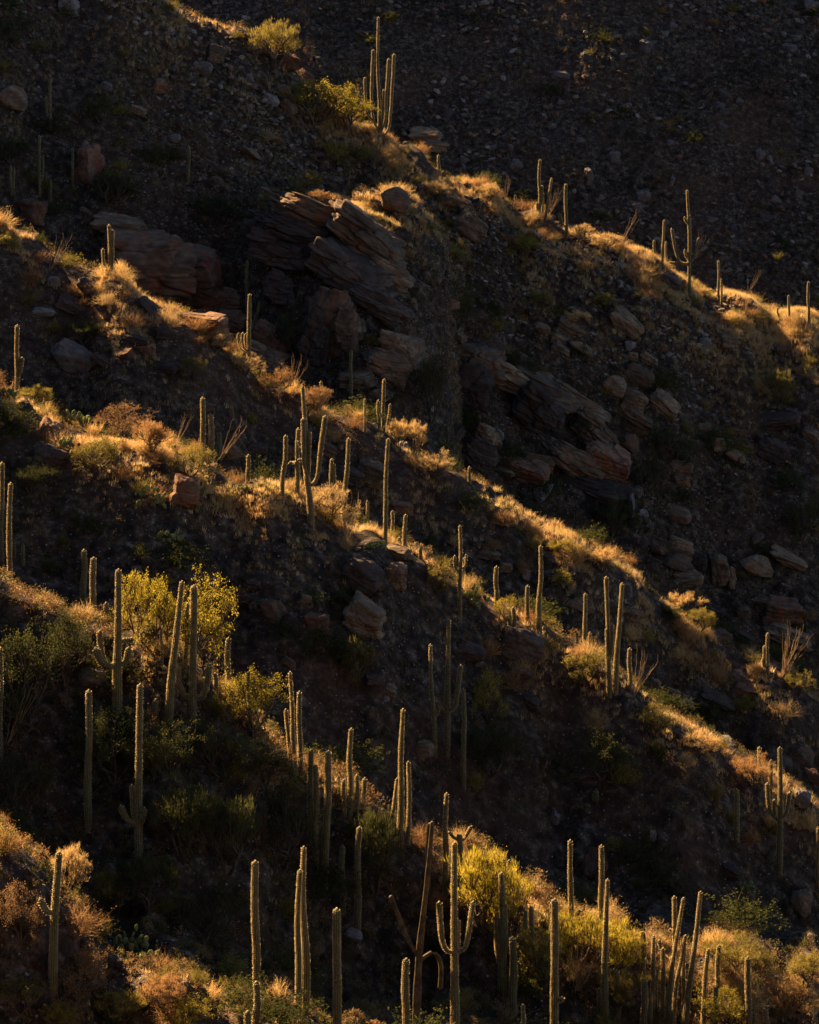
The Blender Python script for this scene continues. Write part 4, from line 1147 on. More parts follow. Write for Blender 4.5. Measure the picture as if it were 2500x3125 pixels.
# ------------------------------------------------------------------ shrubs
def shrub_mesh(name, seed, kind):
    """unit shrub: width about 1, height 1"""
    r = np.random.default_rng(seed)
    tr, tips = [], []
    nt = {'twig': 190, 'leafy': 90, 'broom': 170}[kind]
    for _ in range(nt):
        az = r.uniform(0, 6.283)
        el = {'twig': r.uniform(.25, 1.5), 'leafy': r.uniform(.15, 1.5), 'broom': r.uniform(.75, 1.5)}[kind]
        ln = r.uniform(.55, 1.0) * (0.62 + 0.42 * math.sin(el)) * (1 + .25 * math.sin(az * 2 + seed))
        d = np.array([math.cos(az) * math.cos(el), math.sin(az) * math.cos(el), math.sin(el)])
        b = np.array([r.normal(0, .05), r.normal(0, .05), -.03])
        kink = b + d * ln * .55 + r.normal(0, .04, 3)
        e = b + d * ln + np.array([r.normal(0, .07), r.normal(0, .07), .05 * r.normal()])
        sd = np.cross(d, r.normal(size=3)); sd /= np.linalg.norm(sd)
        w = .010
        tr += [[b - sd * w, b + sd * w, kink], [kink - sd * w * .7, kink + sd * w * .7, e]]
        for q in range(3 if kind != 'leafy' else 2):
            s0 = kink + (e - kink) * r.uniform(0, .7)
            e2 = s0 + (d + r.normal(0, .55, 3)) * r.uniform(.12, .26)
            tr.append([s0 - sd * w * .6, s0 + sd * w * .6, e2]); tips.append(e2)
        tips.append(e)
    tips = np.array(tips)
    nl = {'twig': 500, 'leafy': 1500, 'broom': 250}[kind]
    c = tips[r.integers(0, len(tips), nl)] + r.normal(0, .045, (nl, 3)); c[:, 2] = np.maximum(c[:, 2], .02)
    sz = {'twig': .016, 'leafy': .028, 'broom': .014}[kind]
    a = r.normal(size=(nl, 3)); a /= np.linalg.norm(a, axis=1)[:, None]
    b = np.cross(a, r.normal(size=(nl, 3))); b /= np.linalg.norm(b, axis=1)[:, None]
    k = r.uniform(.6, 1.4, (nl, 1)) * sz
    lt = np.stack([c - a * k, c + a * k, c + b * k * 1.6], 1)
    V = np.vstack([np.array(tr).reshape(-1, 3), lt.reshape(-1, 3)])
    return mesh_np(name, V, np.arange(len(V)).reshape(-1, 3), False)


SHR = {}
for kind, mats_ in (('twig', ('straw', 'rust')), ('leafy', ('olive', 'green')), ('broom', ('straw', 'olive'))):
    for mt in mats_:
        lst = []
        for s_ in range(4):
            me = shrub_mesh("shrub", 40 + s_ * 3 + len(kind), kind)
            me.materials.append(MAT[mt]); lst.append(me)
        SHR[(kind, mt)] = lst
CRN = ['the bottom left mound', 'the lower crest', 'the third crest', 'the second crest', 'the uppermost crest']
DESC = {('twig', 'straw'): ('dry_shrub', 'golden twiggy shrub'), ('twig', 'rust'): ('dry_shrub', 'rusty twiggy shrub'), ('leafy', 'olive'): ('leafy_shrub', 'olive leafy shrub'),
        ('leafy', 'green'): ('leafy_shrub', 'dark leafy shrub'), ('broom', 'straw'): ('broom_shrub', 'straw broom shrub'), ('broom', 'olive'): ('broom_shrub', 'olive broom shrub')}


def put_shrub(key, x, y, z, h, w, where, n):
    r = np.random.default_rng(8000 + n)
    nm, ds = DESC[key]
    szw = ('low' if h < .85 else ('tall' if h > 1.35 else 'knee high')) + (' broad' if w / h > 1.5 else ' narrow')
    obj(nm, SHR[key][n % 4], None, (x, y, z - 0.03), (r.uniform(-.1, .1), r.uniform(-.1, .1), r.uniform(0, 6.28)), (w, w * r.uniform(.85, 1.1), h), f'{szw} {ds} {where}', 'shrub', f'{szw} {ds}s {where}')


cnt = 0
COLW = ['far left', 'left', 'left of centre', 'centre', 'right of centre', 'right', 'far right']
third = lambda u: COLW[int(np.clip((u + UH) / (2 * UH) * 7, 0, 6))]
for key, n, wgt, hr in ((('twig', 'straw'), 150, near_crest ** 1.3 * patch, (.7, 1.7)), (('twig', 'rust'), 90, near_crest * (1.6 - patch), (.7, 1.6)),
                        (('broom', 'straw'), 75, near_crest ** 1.3, (.7, 1.5)), (('broom', 'olive'), 55, near_crest, (.7, 1.5)), (('leafy', 'olive'), 45, near_crest, (.6, 1.3))):
    x, y, z, i, j = scatter(n, wgt * (YW < 345), 200 + cnt)
    for k in range(n):
        cnt += 1
        r = np.random.default_rng(cnt)
        h = r.uniform(*hr)
        kk = int(np.argmin(np.abs(crestD[:, j[k]] - y[k])))
        put_shrub(key, x[k], y[k], z[k], h, h * r.uniform(1.1, 1.7), f'at {third(U[j[k]])} on {CRN[kk]}', cnt)
for key, n, wgt, hr in ((('leafy', 'green'), 150, (1 - near_crest) * (1.7 - patch), (.8, 2.2)), (('twig', 'rust'), 150, (1 - near_crest) * patch, (.6, 1.4)), (('leafy', 'olive'), 70, (1 - near_crest), (.6, 1.5)),
                        (('broom', 'olive'), 90, (1 - near_crest), (.6, 1.5))):
    x, y, z, i, j = scatter(n, wgt * np.where(YW > 345, 0.30, np.where(YW < 170, 1.6, 1.0)), 300 + cnt)
    for k in range(n):
        cnt += 1
        r = np.random.default_rng(cnt)
        h = r.uniform(*hr)
        zn = min(ridge_of[i[k], j[k]], 5)
        put_shrub(key, x[k], y[k], z[k], h, h * r.uniform(1.2, 1.9), f'at {third(U[j[k]])} {ZON2[zn]}', cnt)



# brush beyond counting: low dark bushes matted over the shaded slopes
def brush(n, weight, seed, hmin, hmax, nt, pal):
    r = np.random.default_rng(seed)
    x, y, z, i, j = scatter(n, weight, seed)
    h = r.uniform(hmin, hmax, n); w = h * r.uniform(.6, 1.0, n)
    N = n * nt; rep = lambda a: np.repeat(a, nt)
    az = r.uniform(0, 6.283, N); el = r.uniform(.05, 1.5, N); rad = r.uniform(.45, 1.0, N)
    cx = rep(x) + np.cos(az) * np.cos(el) * rad * rep(w); cy = rep(y) + np.sin(az) * np.cos(el) * rad * rep(w); cz = rep(z) + np.sin(el) * rad * rep(h)
    c = np.stack([cx, cy, cz], -1)
    a = r.normal(size=(N, 3)); a[:, 2] = np.abs(a[:, 2]); a /= np.linalg.norm(a, axis=1)[:, None]
    b = np.cross(a, r.normal(size=(N, 3))); b /= np.linalg.norm(b, axis=1)[:, None]
    L_ = r.uniform(.10, .26, (N, 1)); W_ = r.uniform(.02, .045, (N, 1))
    V = np.stack([c - b * W_, c + b * W_, c + a * L_], 1).reshape(-1, 3)
    pal = np.array(pal); col = pal[r.integers(0, len(pal), n)] * r.uniform(.6, 1.2, (n, 1))
    return V, np.arange(len(V)).reshape(-1, 3), np.repeat(col, nt * 3, 0)


V1 = brush(6000, (1 - near_crest) * np.clip(0.9 - 1.8 * clump, .05, 2) * np.where(YW > 345, 0.35, np.where(YW < 172, 2.6, 1.0)), 91, .35, 1.35, 60,
           [(.055, .058, .020), (.085, .076, .026), (.13, .095, .038), (.17, .10, .046), (.22, .15, .066), (.045, .044, .020)])
V3 = brush(2700, np.clip(0.9 + 1.2 * clump, .05, 2) * (YW < 176), 94, .35, 1.1, 70, [(.20, .12, .055), (.16, .125, .042), (.26, .17, .075), (.12, .11, .036), (.17, .09, .048)])
V1 = (np.vstack([V1[0], V3[0]]), np.vstack([V1[1], V3[1] + len(V1[0])]), np.vstack([V1[2], V3[2]]))
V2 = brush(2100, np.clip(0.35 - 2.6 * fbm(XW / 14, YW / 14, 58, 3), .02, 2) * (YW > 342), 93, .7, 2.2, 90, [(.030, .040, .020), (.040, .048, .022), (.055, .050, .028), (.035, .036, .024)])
V1 = (np.vstack([V1[0], V2[0]]), np.vstack([V1[1], V2[1] + len(V1[0])]), np.vstack([V1[2], V2[2]]))
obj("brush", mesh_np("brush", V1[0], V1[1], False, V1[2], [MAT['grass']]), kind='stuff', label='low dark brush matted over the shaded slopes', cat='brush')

# ------------------------------------------------------------------ trees
def tube(P, R, m=6):
    P = np.asarray(P, float); n = len(P)
    T = np.gradient(P, axis=0); T /= np.linalg.norm(T, axis=1)[:, None] + 1e-9
    ref = np.array([.31, .87, .2]); A = np.cross(T, ref); A /= np.linalg.norm(A, axis=1)[:, None]; B = np.cross(T, A)
    th = np.arange(m) * 2 * np.pi / m
    V = P[:, None] + (A[:, None] * np.cos(th)[None, :, None] + B[:, None] * np.sin(th)[None, :, None]) * np.asarray(R)[:, None, None]
    ii = np.arange(n * m).reshape(n, m); jj = np.roll(ii, -1, 1)
    return V.reshape(-1, 3), np.stack([ii[:-1], jj[:-1], jj[1:], ii[1:]], -1).reshape(-1, 4)


def tree_meshes(seed, feather):
    """unit tree: crown about 1 wide, whole tree 1 high"""
    r = np.random.default_rng(seed)
    TV, TF, off = [], [], 0
    tips = []

    def add(P, R, m=5):
        nonlocal off
        V, Fq = tube(P, R, m); TV.append(V); TF.append(Fq + off); off += len(V)

    def grow(p, d, ln, rad, lev):
        P = [p]; q = p.copy(); dd = d.copy()
        for _ in range(4):
            dd = dd + r.normal(0, .22, 3); dd[2] += .06; dd /= np.linalg.norm(dd)
            q = q + dd * ln / 4; P.append(q.copy())
        add(P, np.linspace(rad, rad * .55, 5), 6 if lev == 0 else 4)
        if lev >= 3:
            tips.append(P[-1]); tips.append(P[2]); return
        nb = [5, 4, 4][lev]
        for b in range(nb):
            k = 4 if b < 2 else r.integers(2, 5)
            az = r.uniform(0, 6.283)
            nd = dd * .7 + np.array([math.cos(az), math.sin(az), r.uniform(-.15, .75)]) * .85
            nd /= np.linalg.norm(nd)
            grow(P[k], nd, ln * r.uniform(.62, .85), rad * .55, lev + 1)
    for s_ in range(3):
        az = r.uniform(0, 6.283)
        grow(np.array([0, 0, -.04]), np.array([math.cos(az) * .55, math.sin(az) * .55, 1.0]) / 1.14, .30, .022, 0)
    V = np.vstack(TV); tips = np.array(tips)
    lo, hi = np.percentile(tips, 2, axis=0), np.percentile(tips, 98, axis=0)
    sc = np.array([1 / (hi[0] - lo[0]), 1 / (hi[1] - lo[1]), 1 / hi[2]]) * .92
    cen = np.array([(hi[0] + lo[0]) / 2, (hi[1] + lo[1]) / 2, 0])
    fade = np.clip(V[:, 2] / .3, 0, 1)[:, None]
    V = (V - cen * fade) * sc
    tips = (tips - cen) * sc
    tm = mesh_np("trunk", V, np.vstack(TF), True, mats=[MAT['bark']])
    nl = 5200
    keep = r.permutation(len(tips))[:int(len(tips) * .55)]
    tips = tips[keep]
    # clumps: leaves gather round the tips
    pick = tips[r.integers(0, len(tips), nl)]
    c = pick + r.normal(0, .030, (nl, 3))
    if feather:
        a = np.stack([r.normal(0, .35, nl), r.normal(0, .35, nl), np.abs(r.normal(.8, .3, nl))], 1) + (c - np.array([0, 0, .35])) * 1.0
        L_, W_ = r.uniform(.03, .085, (nl, 1)), .0045
    else:
        a = r.normal(size=(nl, 3)); L_, W_ = r.uniform(.012, .026, (nl, 1)), .010
    a /= np.linalg.norm(a, axis=1)[:, None]
    b = np.cross(a, r.normal(size=(nl, 3))); b /= np.linalg.norm(b, axis=1)[:, None]
    LV = np.stack([c - b * W_, c + b * W_, c + a * L_], 1).reshape(-1, 3)
    return tm, LV


TREES = [tree_meshes(60 + s_, s_ % 2 == 1) for s_ in range(6)]
CROWN = {}


def crown(v, mt):
    if (v, mt) not in CROWN:
        LV = TREES[v][1]
        CROWN[(v, mt)] = mesh_np("crown", LV, np.arange(len(LV)).reshape(-1, 3), False, mats=[MAT[mt]])
    return CROWN[(v, mt)]


treen = [0]


def tree(t, cx, cy, w, h, by, mt, v, label, dD=0.0, name='palo_verde_tree'):
    """crown centre, crown size and foot row, tile units"""
    n = treen[0]; treen[0] += 1
    bx_, by_ = PX(t, cx, by)
    D = hit(bx_, by_, 36) + dD
    k = D / F * TS
    p = at(bx_, by_, D)
    p.z = float(hz(np.array([p.x]), np.array([p.y]))[0])
    H = (by - cy + h / 2) * k
    root = obj(name, None, None, p, (0, 0, (n * 2.4) % 6.28), (w * k, w * k, H), label, 'tree', 'palo verdes on the slopes')
    obj("trunk", TREES[v][0], root)
    obj("crown", crown(v, mt), root)


Tr = tree
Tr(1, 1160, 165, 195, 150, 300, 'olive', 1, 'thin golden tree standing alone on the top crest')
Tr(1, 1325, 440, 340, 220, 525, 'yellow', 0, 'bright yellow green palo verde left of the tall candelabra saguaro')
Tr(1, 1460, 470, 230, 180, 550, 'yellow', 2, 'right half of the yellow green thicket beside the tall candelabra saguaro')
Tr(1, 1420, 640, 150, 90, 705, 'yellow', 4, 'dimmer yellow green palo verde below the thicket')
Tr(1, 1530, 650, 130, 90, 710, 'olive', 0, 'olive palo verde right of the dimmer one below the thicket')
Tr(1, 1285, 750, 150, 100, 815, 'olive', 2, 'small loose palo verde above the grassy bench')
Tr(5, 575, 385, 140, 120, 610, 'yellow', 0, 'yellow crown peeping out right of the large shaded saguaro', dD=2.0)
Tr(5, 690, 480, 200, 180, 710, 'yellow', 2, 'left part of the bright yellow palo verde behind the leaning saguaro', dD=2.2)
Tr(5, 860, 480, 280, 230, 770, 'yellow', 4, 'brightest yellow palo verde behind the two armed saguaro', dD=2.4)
Tr(5, 1060, 715, 300, 190, 880, 'yellow', 0, 'wide yellow palo verde right of the brightest one')
Tr(5, 1510, 560, 140, 150, 680, 'olive', 3, 'small olive tree alone on the dark slope at centre')
Tr(6, 330, 700, 150, 150, 830, 'yellow', 2, 'small orange yellow tree right of the tall half lit saguaro')
Tr(8, 300, 500, 260, 270, 700, 'yellow', 1, 'bright feathery palo verde at lower right of centre')
Tr(8, 420, 580, 220, 300, 800, 'yellow', 3, 'tall feathery palo verde right of the bright feathery one')
Tr(8, 700, 740, 290, 190, 880, 'yellow', 5, 'glowing feathery palo verde below the tall lit saguaro')
Tr(8, 860, 770, 260, 190, 920, 'yellow', 1, 'glowing palo verde right of the jointed dark saguaro')
Tr(8, 560, 780, 200, 200, 960, 'olive', 3, 'dim feathery palo verde behind the large straight saguaro')
Tr(8, 900, 960, 200, 140, 1070, 'olive', 5, 'olive thicket left of the crowd of saguaros at bottom right')
Tr(8, 1320, 1030, 240, 150, 1130, 'yellow', 0, 'rounded yellow green palo verde at the bottom right edge')
Tr(8, 1340, 790, 220, 110, 900, 'olive', 3, 'grey gold bush tree behind the saguaros at bottom right')
Tr(8, 1470, 800, 160, 90, 900, 'olive', 2, 'olive bush tree on the lower crest at bottom right')
Tr(8, 1670, 870, 160, 120, 960, 'olive', 1, 'pale feathery bush tree at the bottom right edge of the lower crest')
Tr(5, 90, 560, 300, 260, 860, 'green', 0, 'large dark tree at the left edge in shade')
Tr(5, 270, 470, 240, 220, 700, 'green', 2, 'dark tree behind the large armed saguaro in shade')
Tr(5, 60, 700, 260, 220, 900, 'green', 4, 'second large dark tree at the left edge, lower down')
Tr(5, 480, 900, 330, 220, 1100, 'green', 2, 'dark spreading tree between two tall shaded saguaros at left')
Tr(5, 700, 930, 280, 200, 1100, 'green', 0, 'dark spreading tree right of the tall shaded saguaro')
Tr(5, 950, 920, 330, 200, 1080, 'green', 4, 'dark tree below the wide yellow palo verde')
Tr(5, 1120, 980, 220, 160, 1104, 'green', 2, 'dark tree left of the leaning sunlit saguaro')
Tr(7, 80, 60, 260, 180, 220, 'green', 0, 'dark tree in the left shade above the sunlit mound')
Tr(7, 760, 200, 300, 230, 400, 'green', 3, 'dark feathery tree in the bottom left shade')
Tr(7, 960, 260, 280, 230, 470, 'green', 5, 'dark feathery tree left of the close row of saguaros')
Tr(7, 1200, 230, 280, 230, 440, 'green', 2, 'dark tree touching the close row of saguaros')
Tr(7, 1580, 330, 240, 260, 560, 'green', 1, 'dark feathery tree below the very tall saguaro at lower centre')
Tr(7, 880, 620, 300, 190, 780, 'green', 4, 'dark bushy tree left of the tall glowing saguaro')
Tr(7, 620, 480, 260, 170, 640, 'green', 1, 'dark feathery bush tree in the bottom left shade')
Tr(7, 300, 440, 150, 170, 580, 'straw', 1, 'golden feathery bush right of the sunlit armed saguaro at bottom left')
Tr(7, 490, 510, 200, 130, 650, 'olive', 3, 'dim golden feathery bush right of the bottom left saguaro')
Tr(7, 90, 600, 200, 180, 760, 'rust', 2, 'rusty orange bush tree left of the sunlit armed saguaro')
Tr(7, 320, 880, 240, 150, 1020, 'rust', 4, 'rusty lit bush tree right of the foot of the bottom left saguaro')
Tr(7, 90, 960, 200, 120, 1060, 'olive', 0, 'yellowish bush tree in the bottom left corner')
Tr(7, 250, 1050, 160, 100, 1130, 'yellow', 2, 'yellow bush at the bottom edge left')
Tr(7, 680, 960, 190, 120, 1070, 'rust', 1, 'rusty feathery bush at the bottom edge')
Tr(7, 790, 1060, 200, 110, 1140, 'yellow', 0, 'yellow green bush at the bottom edge left of the glowing saguaros')
Tr(7, 500, 1020, 220, 120, 1120, 'olive', 5, 'olive feathery bush at the bottom edge left')
Tr(6, 130, 190, 130, 110, 270, 'olive', 2, 'golden bush right of the centre above the prickly pear', dD=0)
Tr(6, 740, 580, 220, 130, 680, 'olive', 4, 'dark thorny bush tree left of the twin stemmed saguaro')
Tr(6, 1030, 800, 180, 90, 880, 'olive', 0, 'olive bush tree below the wide ocotillo')
Tr(6, 340, 920, 260, 180, 1060, 'green', 3, 'dark feathery tree on the shaded slope right of centre')
Tr(6, 800, 950, 300, 180, 1090, 'green', 2, 'dark bushy tree on the lower shaded slope right of centre')
Tr(4, 200, 170, 230, 170, 290, 'green', 4, 'dark bushy tree on the shaded slope under the uppermost crest')
Tr(4, 480, 420, 160, 110, 500, 'green', 2, 'dark bush tree on top of the central bluff')
Tr(4, 730, 690, 110, 140, 790, 'green', 0, 'dark bush tree growing from the central bluff')
Tr(4, 1130, 770, 230, 150, 870, 'green', 4, 'dark tree in the gully above the balanced rock')
Tr(4, 1560, 530, 140, 150, 630, 'olive', 1, 'olive feathery tree near the right edge of the shaded face')
Tr(4, 1010, 880, 150, 130, 980, 'green', 2, 'dark tree left of the balanced rock')
Tr(4, 90, 500, 160, 240, 680, 'green', 0, 'dark tree left of the central bluff')
Tr(4, 1650, 1060, 180, 150, 1170, 'green', 4, 'dark tree at the right edge of the gully')
Tr(4, 850, 1060, 200, 130, 1150, 'green', 3, 'dark feathery tree at the bottom of the gully')
Tr(3, 1240, 280, 180, 150, 400, 'green', 2, 'dark bush tree left of the tall buttress')
Tr(3, 350, 290, 160, 80, 350, 'green', 1, 'dark feathery bush on the dark slope at left')
Tr(3, 810, 440, 120, 90, 500, 'olive', 0, 'olive bush on the dark slope below the second crest')
Tr(3, 400, 790, 260, 120, 880, 'olive', 4, 'dark olive bush below the bright prickly pear')
Tr(3, 810, 830, 190, 110, 910, 'olive', 2, 'olive bush below the thick trio of saguaros')
Tr(3, 130, 900, 200, 110, 980, 'green', 3, 'dark feathery bush at the left edge below the third crest')
Tr(3, 150, 560, 140, 90, 610, 'olive', 1, 'sunlit feathery bush at the left end of the third crest')
Tr(3, 60, 640, 160, 120, 720, 'green', 4, 'dark bush under the left end of the third crest')
Tr(1, 420, 450, 170, 110, 520, 'green', 4, 'dark tree on the shaded upper left slope')
Tr(1, 60, 110, 160, 130, 200, 'green', 2, 'dark tree in the upper left corner')
Tr(1, 460, 780, 180, 110, 860, 'green', 0, 'dark tree right of the reddish rock pillar')
Tr(1, 50, 640, 150, 140, 740, 'green', 3, 'dark tree at the left edge above the twin dark saguaros')
Tr(1, 900, 880, 220, 110, 950, 'green', 1, 'dark feathery bush left of the stacked ledges')
Tr(1, 1160, 835, 190, 70, 880, 'olive', 3, 'olive gold feathery bush above the stacked ledges')
Tr(1, 1340, 830, 90, 60, 870, 'rust', 1, 'pink gold twiggy bush above the long layered slab')
Tr(2, 110, 800, 130, 90, 850, 'straw', 3, 'bright golden bush under the single saguaro of the uppermost crest')
Tr(2, 335, 810, 100, 80, 860, 'straw', 1, 'golden feathery bush left of the saguaro cluster')
Tr(2, 720, 985, 110, 80, 1030, 'straw', 5, 'bright golden bush right of the straight saguaro')
Tr(2, 830, 1020, 120, 80, 1070, 'straw', 1, 'second bright golden bush right of the straight saguaro')
Tr(2, 470, 1030, 160, 80, 1080, 'yellow', 2, 'yellow green bush below the saguaro cluster')
Tr(2, 180, 1030, 150, 110, 1090, 'olive', 3, 'grey green feathery bush on the bench under the uppermost crest')
Tr(4, 820, 160, 110, 70, 205, 'yellow', 0, 'small yellow bush on the right face below the bare sunlit part')
Tr(4, 540, 170, 130, 100, 225, 'olive', 5, 'dim golden feathery bush on the right face')
Tr(4, 710, 240, 110, 70, 280, 'straw', 1, 'pale dry bush above the ledge block')
Tr(3, 915, 330, 150, 90, 385, 'straw', 1, 'round golden bush left of the sunlit saguaro of the second crest')
Tr(3, 1035, 425, 130, 80, 480, 'straw', 3, 'golden bush under the sunlit saguaro of the second crest')
Tr(3, 1690, 720, 110, 110, 790, 'straw', 5, 'golden bush right of the trio on the second crest')
Tr(4, 20, 750, 100, 160, 830, 'straw', 1, 'tall golden bush in the middle of the second crest')
Tr(4, 110, 850, 150, 100, 910, 'straw', 3, 'golden bush beside the slim small saguaro')
Tr(6, 650, 95, 120, 60, 130, 'yellow', 0, 'yellow bush at the middle right of the second crest')
Tr(6, 815, 150, 110, 100, 205, 'straw', 1, 'tall dry bush on the second crest at right')
Tr(6, 1150, 340, 150, 100, 400, 'straw', 5, 'golden bushes on the second crest at right')
Tr(6, 1230, 400, 120, 90, 460, 'olive', 1, 'olive gold bush on the second crest at right')
Tr(6, 1640, 660, 130, 80, 720, 'olive', 3, 'golden green bush under the big ocotillo')
Tr(3, 1340, 570, 120, 90, 640, 'rust', 1, 'brown thorny bush on the second crest above centre')
Tr(3, 1160, 500, 140, 120, 570, 'rust', 4, 'thorny brown bush left of the ocotillo on the second crest')
Tr(3, 530, 650, 260, 130, 740, 'rust', 2, 'wide dry orange bush on the third crest')
Tr(3, 640, 730, 150, 130, 810, 'rust', 5, 'dry pinkish bush left of the thick trio')
Tr(3, 1390, 960, 200, 130, 1060, 'straw', 3, 'golden brush among the central saguaros')
Tr(6, 400, 350, 90, 70, 400, 'yellow', 2, 'yellow bush under the thick saguaro of the third crest')
Tr(6, 1220, 920, 180, 80, 980, 'straw', 1, 'golden brush on the third crest at right')
Tr(6, 1440, 1020, 170, 100, 1100, 'rust', 3, 'thorny brown bush at the right end of the third crest')


# ------------------------------------------------------------------ ocotillos
def wand_mesh(seed):
    r = np.random.default_rng(seed)
    P = [[0, 0, 0]]
    for k in range(1, 9):
        f = k / 8
        P.append([.10 * f + .12 * f ** 2.2 * r.uniform(.3, 1.2) + r.normal(0, .008), r.normal(0, .008), f])
    V, Fq = tube(P, np.linspace(.0075, .0028, 9), 5)
    return mesh_np("stem", V, Fq, True, mats=[MAT['ocotillo']])


WAND = [wand_mesh(s_) for s_ in range(5)]


def ocotillo(t, bx_, by_, h, spread, lean, n, label):
    px, py = PX(t, bx_, by_); D = hit(px, py, 36); k = D / F * TS
    root = obj("ocotillo", None, None, at(px, py, D), label=label, cat='ocotillo', group='ocotillos on the crests')
    r = np.random.default_rng(int(bx_ * 7 + by_))
    for q in range(n):
        L_ = h * k * r.uniform(.6, 1.05)
        az = r.uniform(0, 6.283); tl = spread * math.sqrt(r.uniform(.02, 1))
        d = Vector((math.cos(az) * math.sin(tl) + lean, math.sin(az) * math.sin(tl) * .8, math.cos(tl))).normalized()
        o = obj("stem", WAND[q % 5], root, (r.normal(0, .07), r.normal(0, .07), -.05), d.to_track_quat('Z', 'X').to_euler(), (L_ * .9, L_ * .9, L_))


Oc = ocotillo
Oc(2, 590, 900, 130, .5, .45, 12, 'ocotillo leaning right beside the saguaro cluster')
Oc(2, 405, 850, 110, .35, .25, 9, 'ocotillo left of the saguaro cluster on the uppermost crest')
Oc(2, 885, 1040, 170, .25, .65, 8, 'ocotillo with long wands leaning right on the uppermost crest')
Oc(2, 1205, 1090, 120, .5, .55, 10, 'ocotillo right of the spreading candelabra')
Oc(4, 1425, 130, 120, .5, .35, 7, 'ocotillo at the right end of the uppermost crest')
Oc(3, 210, 30, 170, .6, .5, 12, 'ocotillo at the left of the second crest')
Oc(3, 1225, 540, 150, .6, .45, 16, 'ocotillo on the second crest above the centre')
Oc(3, 740, 770, 150, .45, .4, 12, 'ocotillo left of the thick trio of saguaros')
Oc(3, 925, 830, 200, .5, .75, 12, 'ocotillo with long wands right of the thick trio')
Oc(5, 1455, 95, 240, .65, .15, 24, 'dense ocotillo among the central saguaros')
Oc(6, 945, 720, 210, .45, .55, 14, 'wide ocotillo right of the twin stemmed saguaro')
Oc(6, 1570, 640, 230, .55, .5, 22, 'big ocotillo at the right edge on the second crest')
Oc(5, 30, 920, 260, .35, .55, 8, 'thin ocotillo at the left edge in shade')
Oc(8, 700, 960, 280, .6, .3, 14, 'bare ocotillo wands before the glowing palo verdes')
Oc(6, 655, 215, 90, .5, .5, 7, 'small ocotillo behind the tallest straight saguaro')


# ------------------------------------------------------------------ prickly pears
def pad_mesh():
    V, Fc = ico(2)
    V = V.copy(); V[:, 1] *= .16; V[:, 0] *= .40 * (1 + .15 * V[:, 2]); V[:, 2] = V[:, 2] * .5 + .48
    return mesh_np("pad", V, Fc, True, mats=[MAT['pad']])


PAD = pad_mesh()


def pear(t, cx, cy, w, h, n, label):
    px, py = PX(t, cx, cy + h * .5); D = hit(px, py, 24); k = D / F * TS
    root = obj("prickly_pear", None, None, at(px, py, D), label=label, cat='cactus', group='prickly pears on the slopes')
    r = np.random.default_rng(int(cx + cy)); W, H = w * k, h * k
    ps = min(.42, H * .42)
    for q in range(n):
        f = r.uniform(0, 1) ** .8
        x = r.uniform(-.5, .5) * W; zz = f * max(0.05, H - ps) * (1 - (2 * x / W) ** 2 * .6)
        s_ = ps * r.uniform(.8, 1.2)
        obj("pad", PAD, root, (x, r.uniform(-.4, .4) * W * .5, zz - .05), (r.uniform(-.4, .4), r.uniform(-.7, .7), r.uniform(-1.2, 1.2)), (s_, s_, s_))


Pe = pear
Pe(3, 290, 655, 190, 80, 40, 'bright prickly pear on the third crest at left')
Pe(3, 30, 550, 90, 70, 22, 'prickly pear at the left edge on the third crest')
Pe(3, 1020, 950, 80, 50, 16, 'prickly pear under the short thick saguaro')
Pe(3, 722, 782, 50, 36, 10, 'small lit prickly pear left of the thick trio')
Pe(3, 640, 980, 160, 120, 34, 'shaded prickly pear below the third crest at left')
Pe(3, 290, 775, 90, 90, 20, 'shaded prickly pear below the bright one')
Pe(5, 1590, 82, 80, 50, 20, 'lit prickly pear beside the sunlit topped slab')
Pe(6, 275, 300, 100, 110, 30, 'lit prickly pear left of the thick saguaro right of centre')
Pe(7, 555, 745, 150, 130, 34, 'shaded prickly pear at the bottom left')
Pe(7, 640, 820, 90, 90, 18, 'second shaded prickly pear at the bottom left')
Pe(8, 1410, 520, 90, 80, 20, 'dark prickly pear on the lower right slope')
Pe(5, 700, 45, 140, 60, 26, 'dark prickly pear above the leaning pale saguaro')
Pe(7, 30, 300, 80, 50, 16, 'dark prickly pear at the left edge above the sunlit mound')


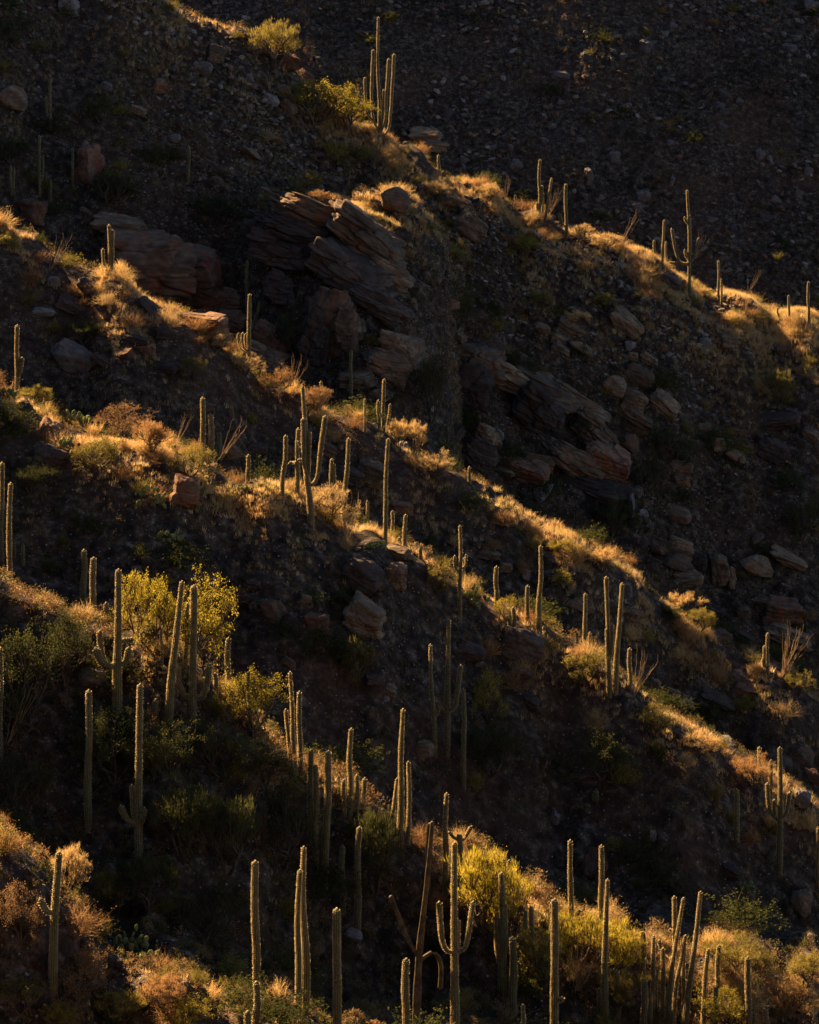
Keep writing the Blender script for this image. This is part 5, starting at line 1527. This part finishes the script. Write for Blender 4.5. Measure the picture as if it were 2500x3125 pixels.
# ------------------------------------------------------------------ chollas
def cholla(t, cx, cy, w, h, label):
    px, py = PX(t, cx, cy + h * .5); D = hit(px, py, 24); k = D / F * TS
    root = obj("cholla", None, None, at(px, py, D), label=label, cat='cactus', group='chollas on the slopes')
    r = np.random.default_rng(int(cx * 3 + cy)); W, H = w * k, h * k
    TV, TF, off = [], [], 0
    JV, JF, joff = [], [], 0
    V0, F0 = ico(2)
    for q in range(6):
        az = r.uniform(0, 6.283)
        e = np.array([math.cos(az) * W * .3, math.sin(az) * W * .3, H * r.uniform(.45, .75)])
        V, Fq = tube([[0, 0, -.1], e * .5 + [0, 0, .1], e], [.07, .05, .04], 6); TV.append(V); TF.append(Fq + off); off += len(V)
        for m_ in range(6):
            d = r.normal(size=3); d[2] = abs(d[2]); d /= np.linalg.norm(d)
            c = e + d * r.uniform(.05, .25) * max(W, H) * .6
            P = V0 * (1 + r.uniform(-.15, .3, (len(V0), 1))) * np.array([.055, .055, .12])
            q_ = np.array(Vector(d).to_track_quat('Z', 'Y').to_matrix())
            P = P @ q_.T + c
            JV.append(P); JF.append(F0 + joff); joff += len(P)
    obj("trunk", mesh_np("trunk", np.vstack(TV), np.vstack(TF), True, mats=[MAT['bark']]), root)
    obj("joints", mesh_np("joints", np.vstack(JV), np.vstack(JF), False, mats=[MAT['cholla']]), root)


cholla(3, 452, 38, 45, 50, 'pale glowing cholla at the foot of the candelabra on the second crest')
cholla(5, 352, 585, 60, 70, 'pale cholla left of the large armed saguaro in shade')
cholla(5, 690, 620, 50, 70, 'brown hanging cholla left of the leaning pale saguaro')
cholla(6, 1405, 548, 40, 44, 'bright cholla on the second crest left of the big ocotillo')
cholla(5, 790, 865, 50, 40, 'pale cholla under the two armed saguaro')


# a dried agave stalk
px, py = PX(6, 1200, 370); D = hit(px, py); k = D / F * TS
ag = obj("agave", None, None, at(px, py, D), label='thin dried agave stalk with red tips on the second crest', cat='agave')
V, Fq = tube([[0, 0, -.1], [10 * k, 0, 60 * k], [22 * k, 0, 130 * k]], [.035, .03, .015], 6)
obj("stalk", mesh_np("stalk", V, Fq, True, mats=[MAT['ocotillo']]), ag)
V0, F0 = ico(1)
for q in range(6):
    s_ = (-1) ** q
    obj("flower_head", mesh_np("flower_head", V0 * np.array([.16, .12, .07]), F0, True, mats=[MAT['rust']]) if q == 0 else bpy.data.meshes["flower_head"], ag, ((14 + q * 1.6 + s_ * 6) * k, 0, (88 + q * 8) * k))
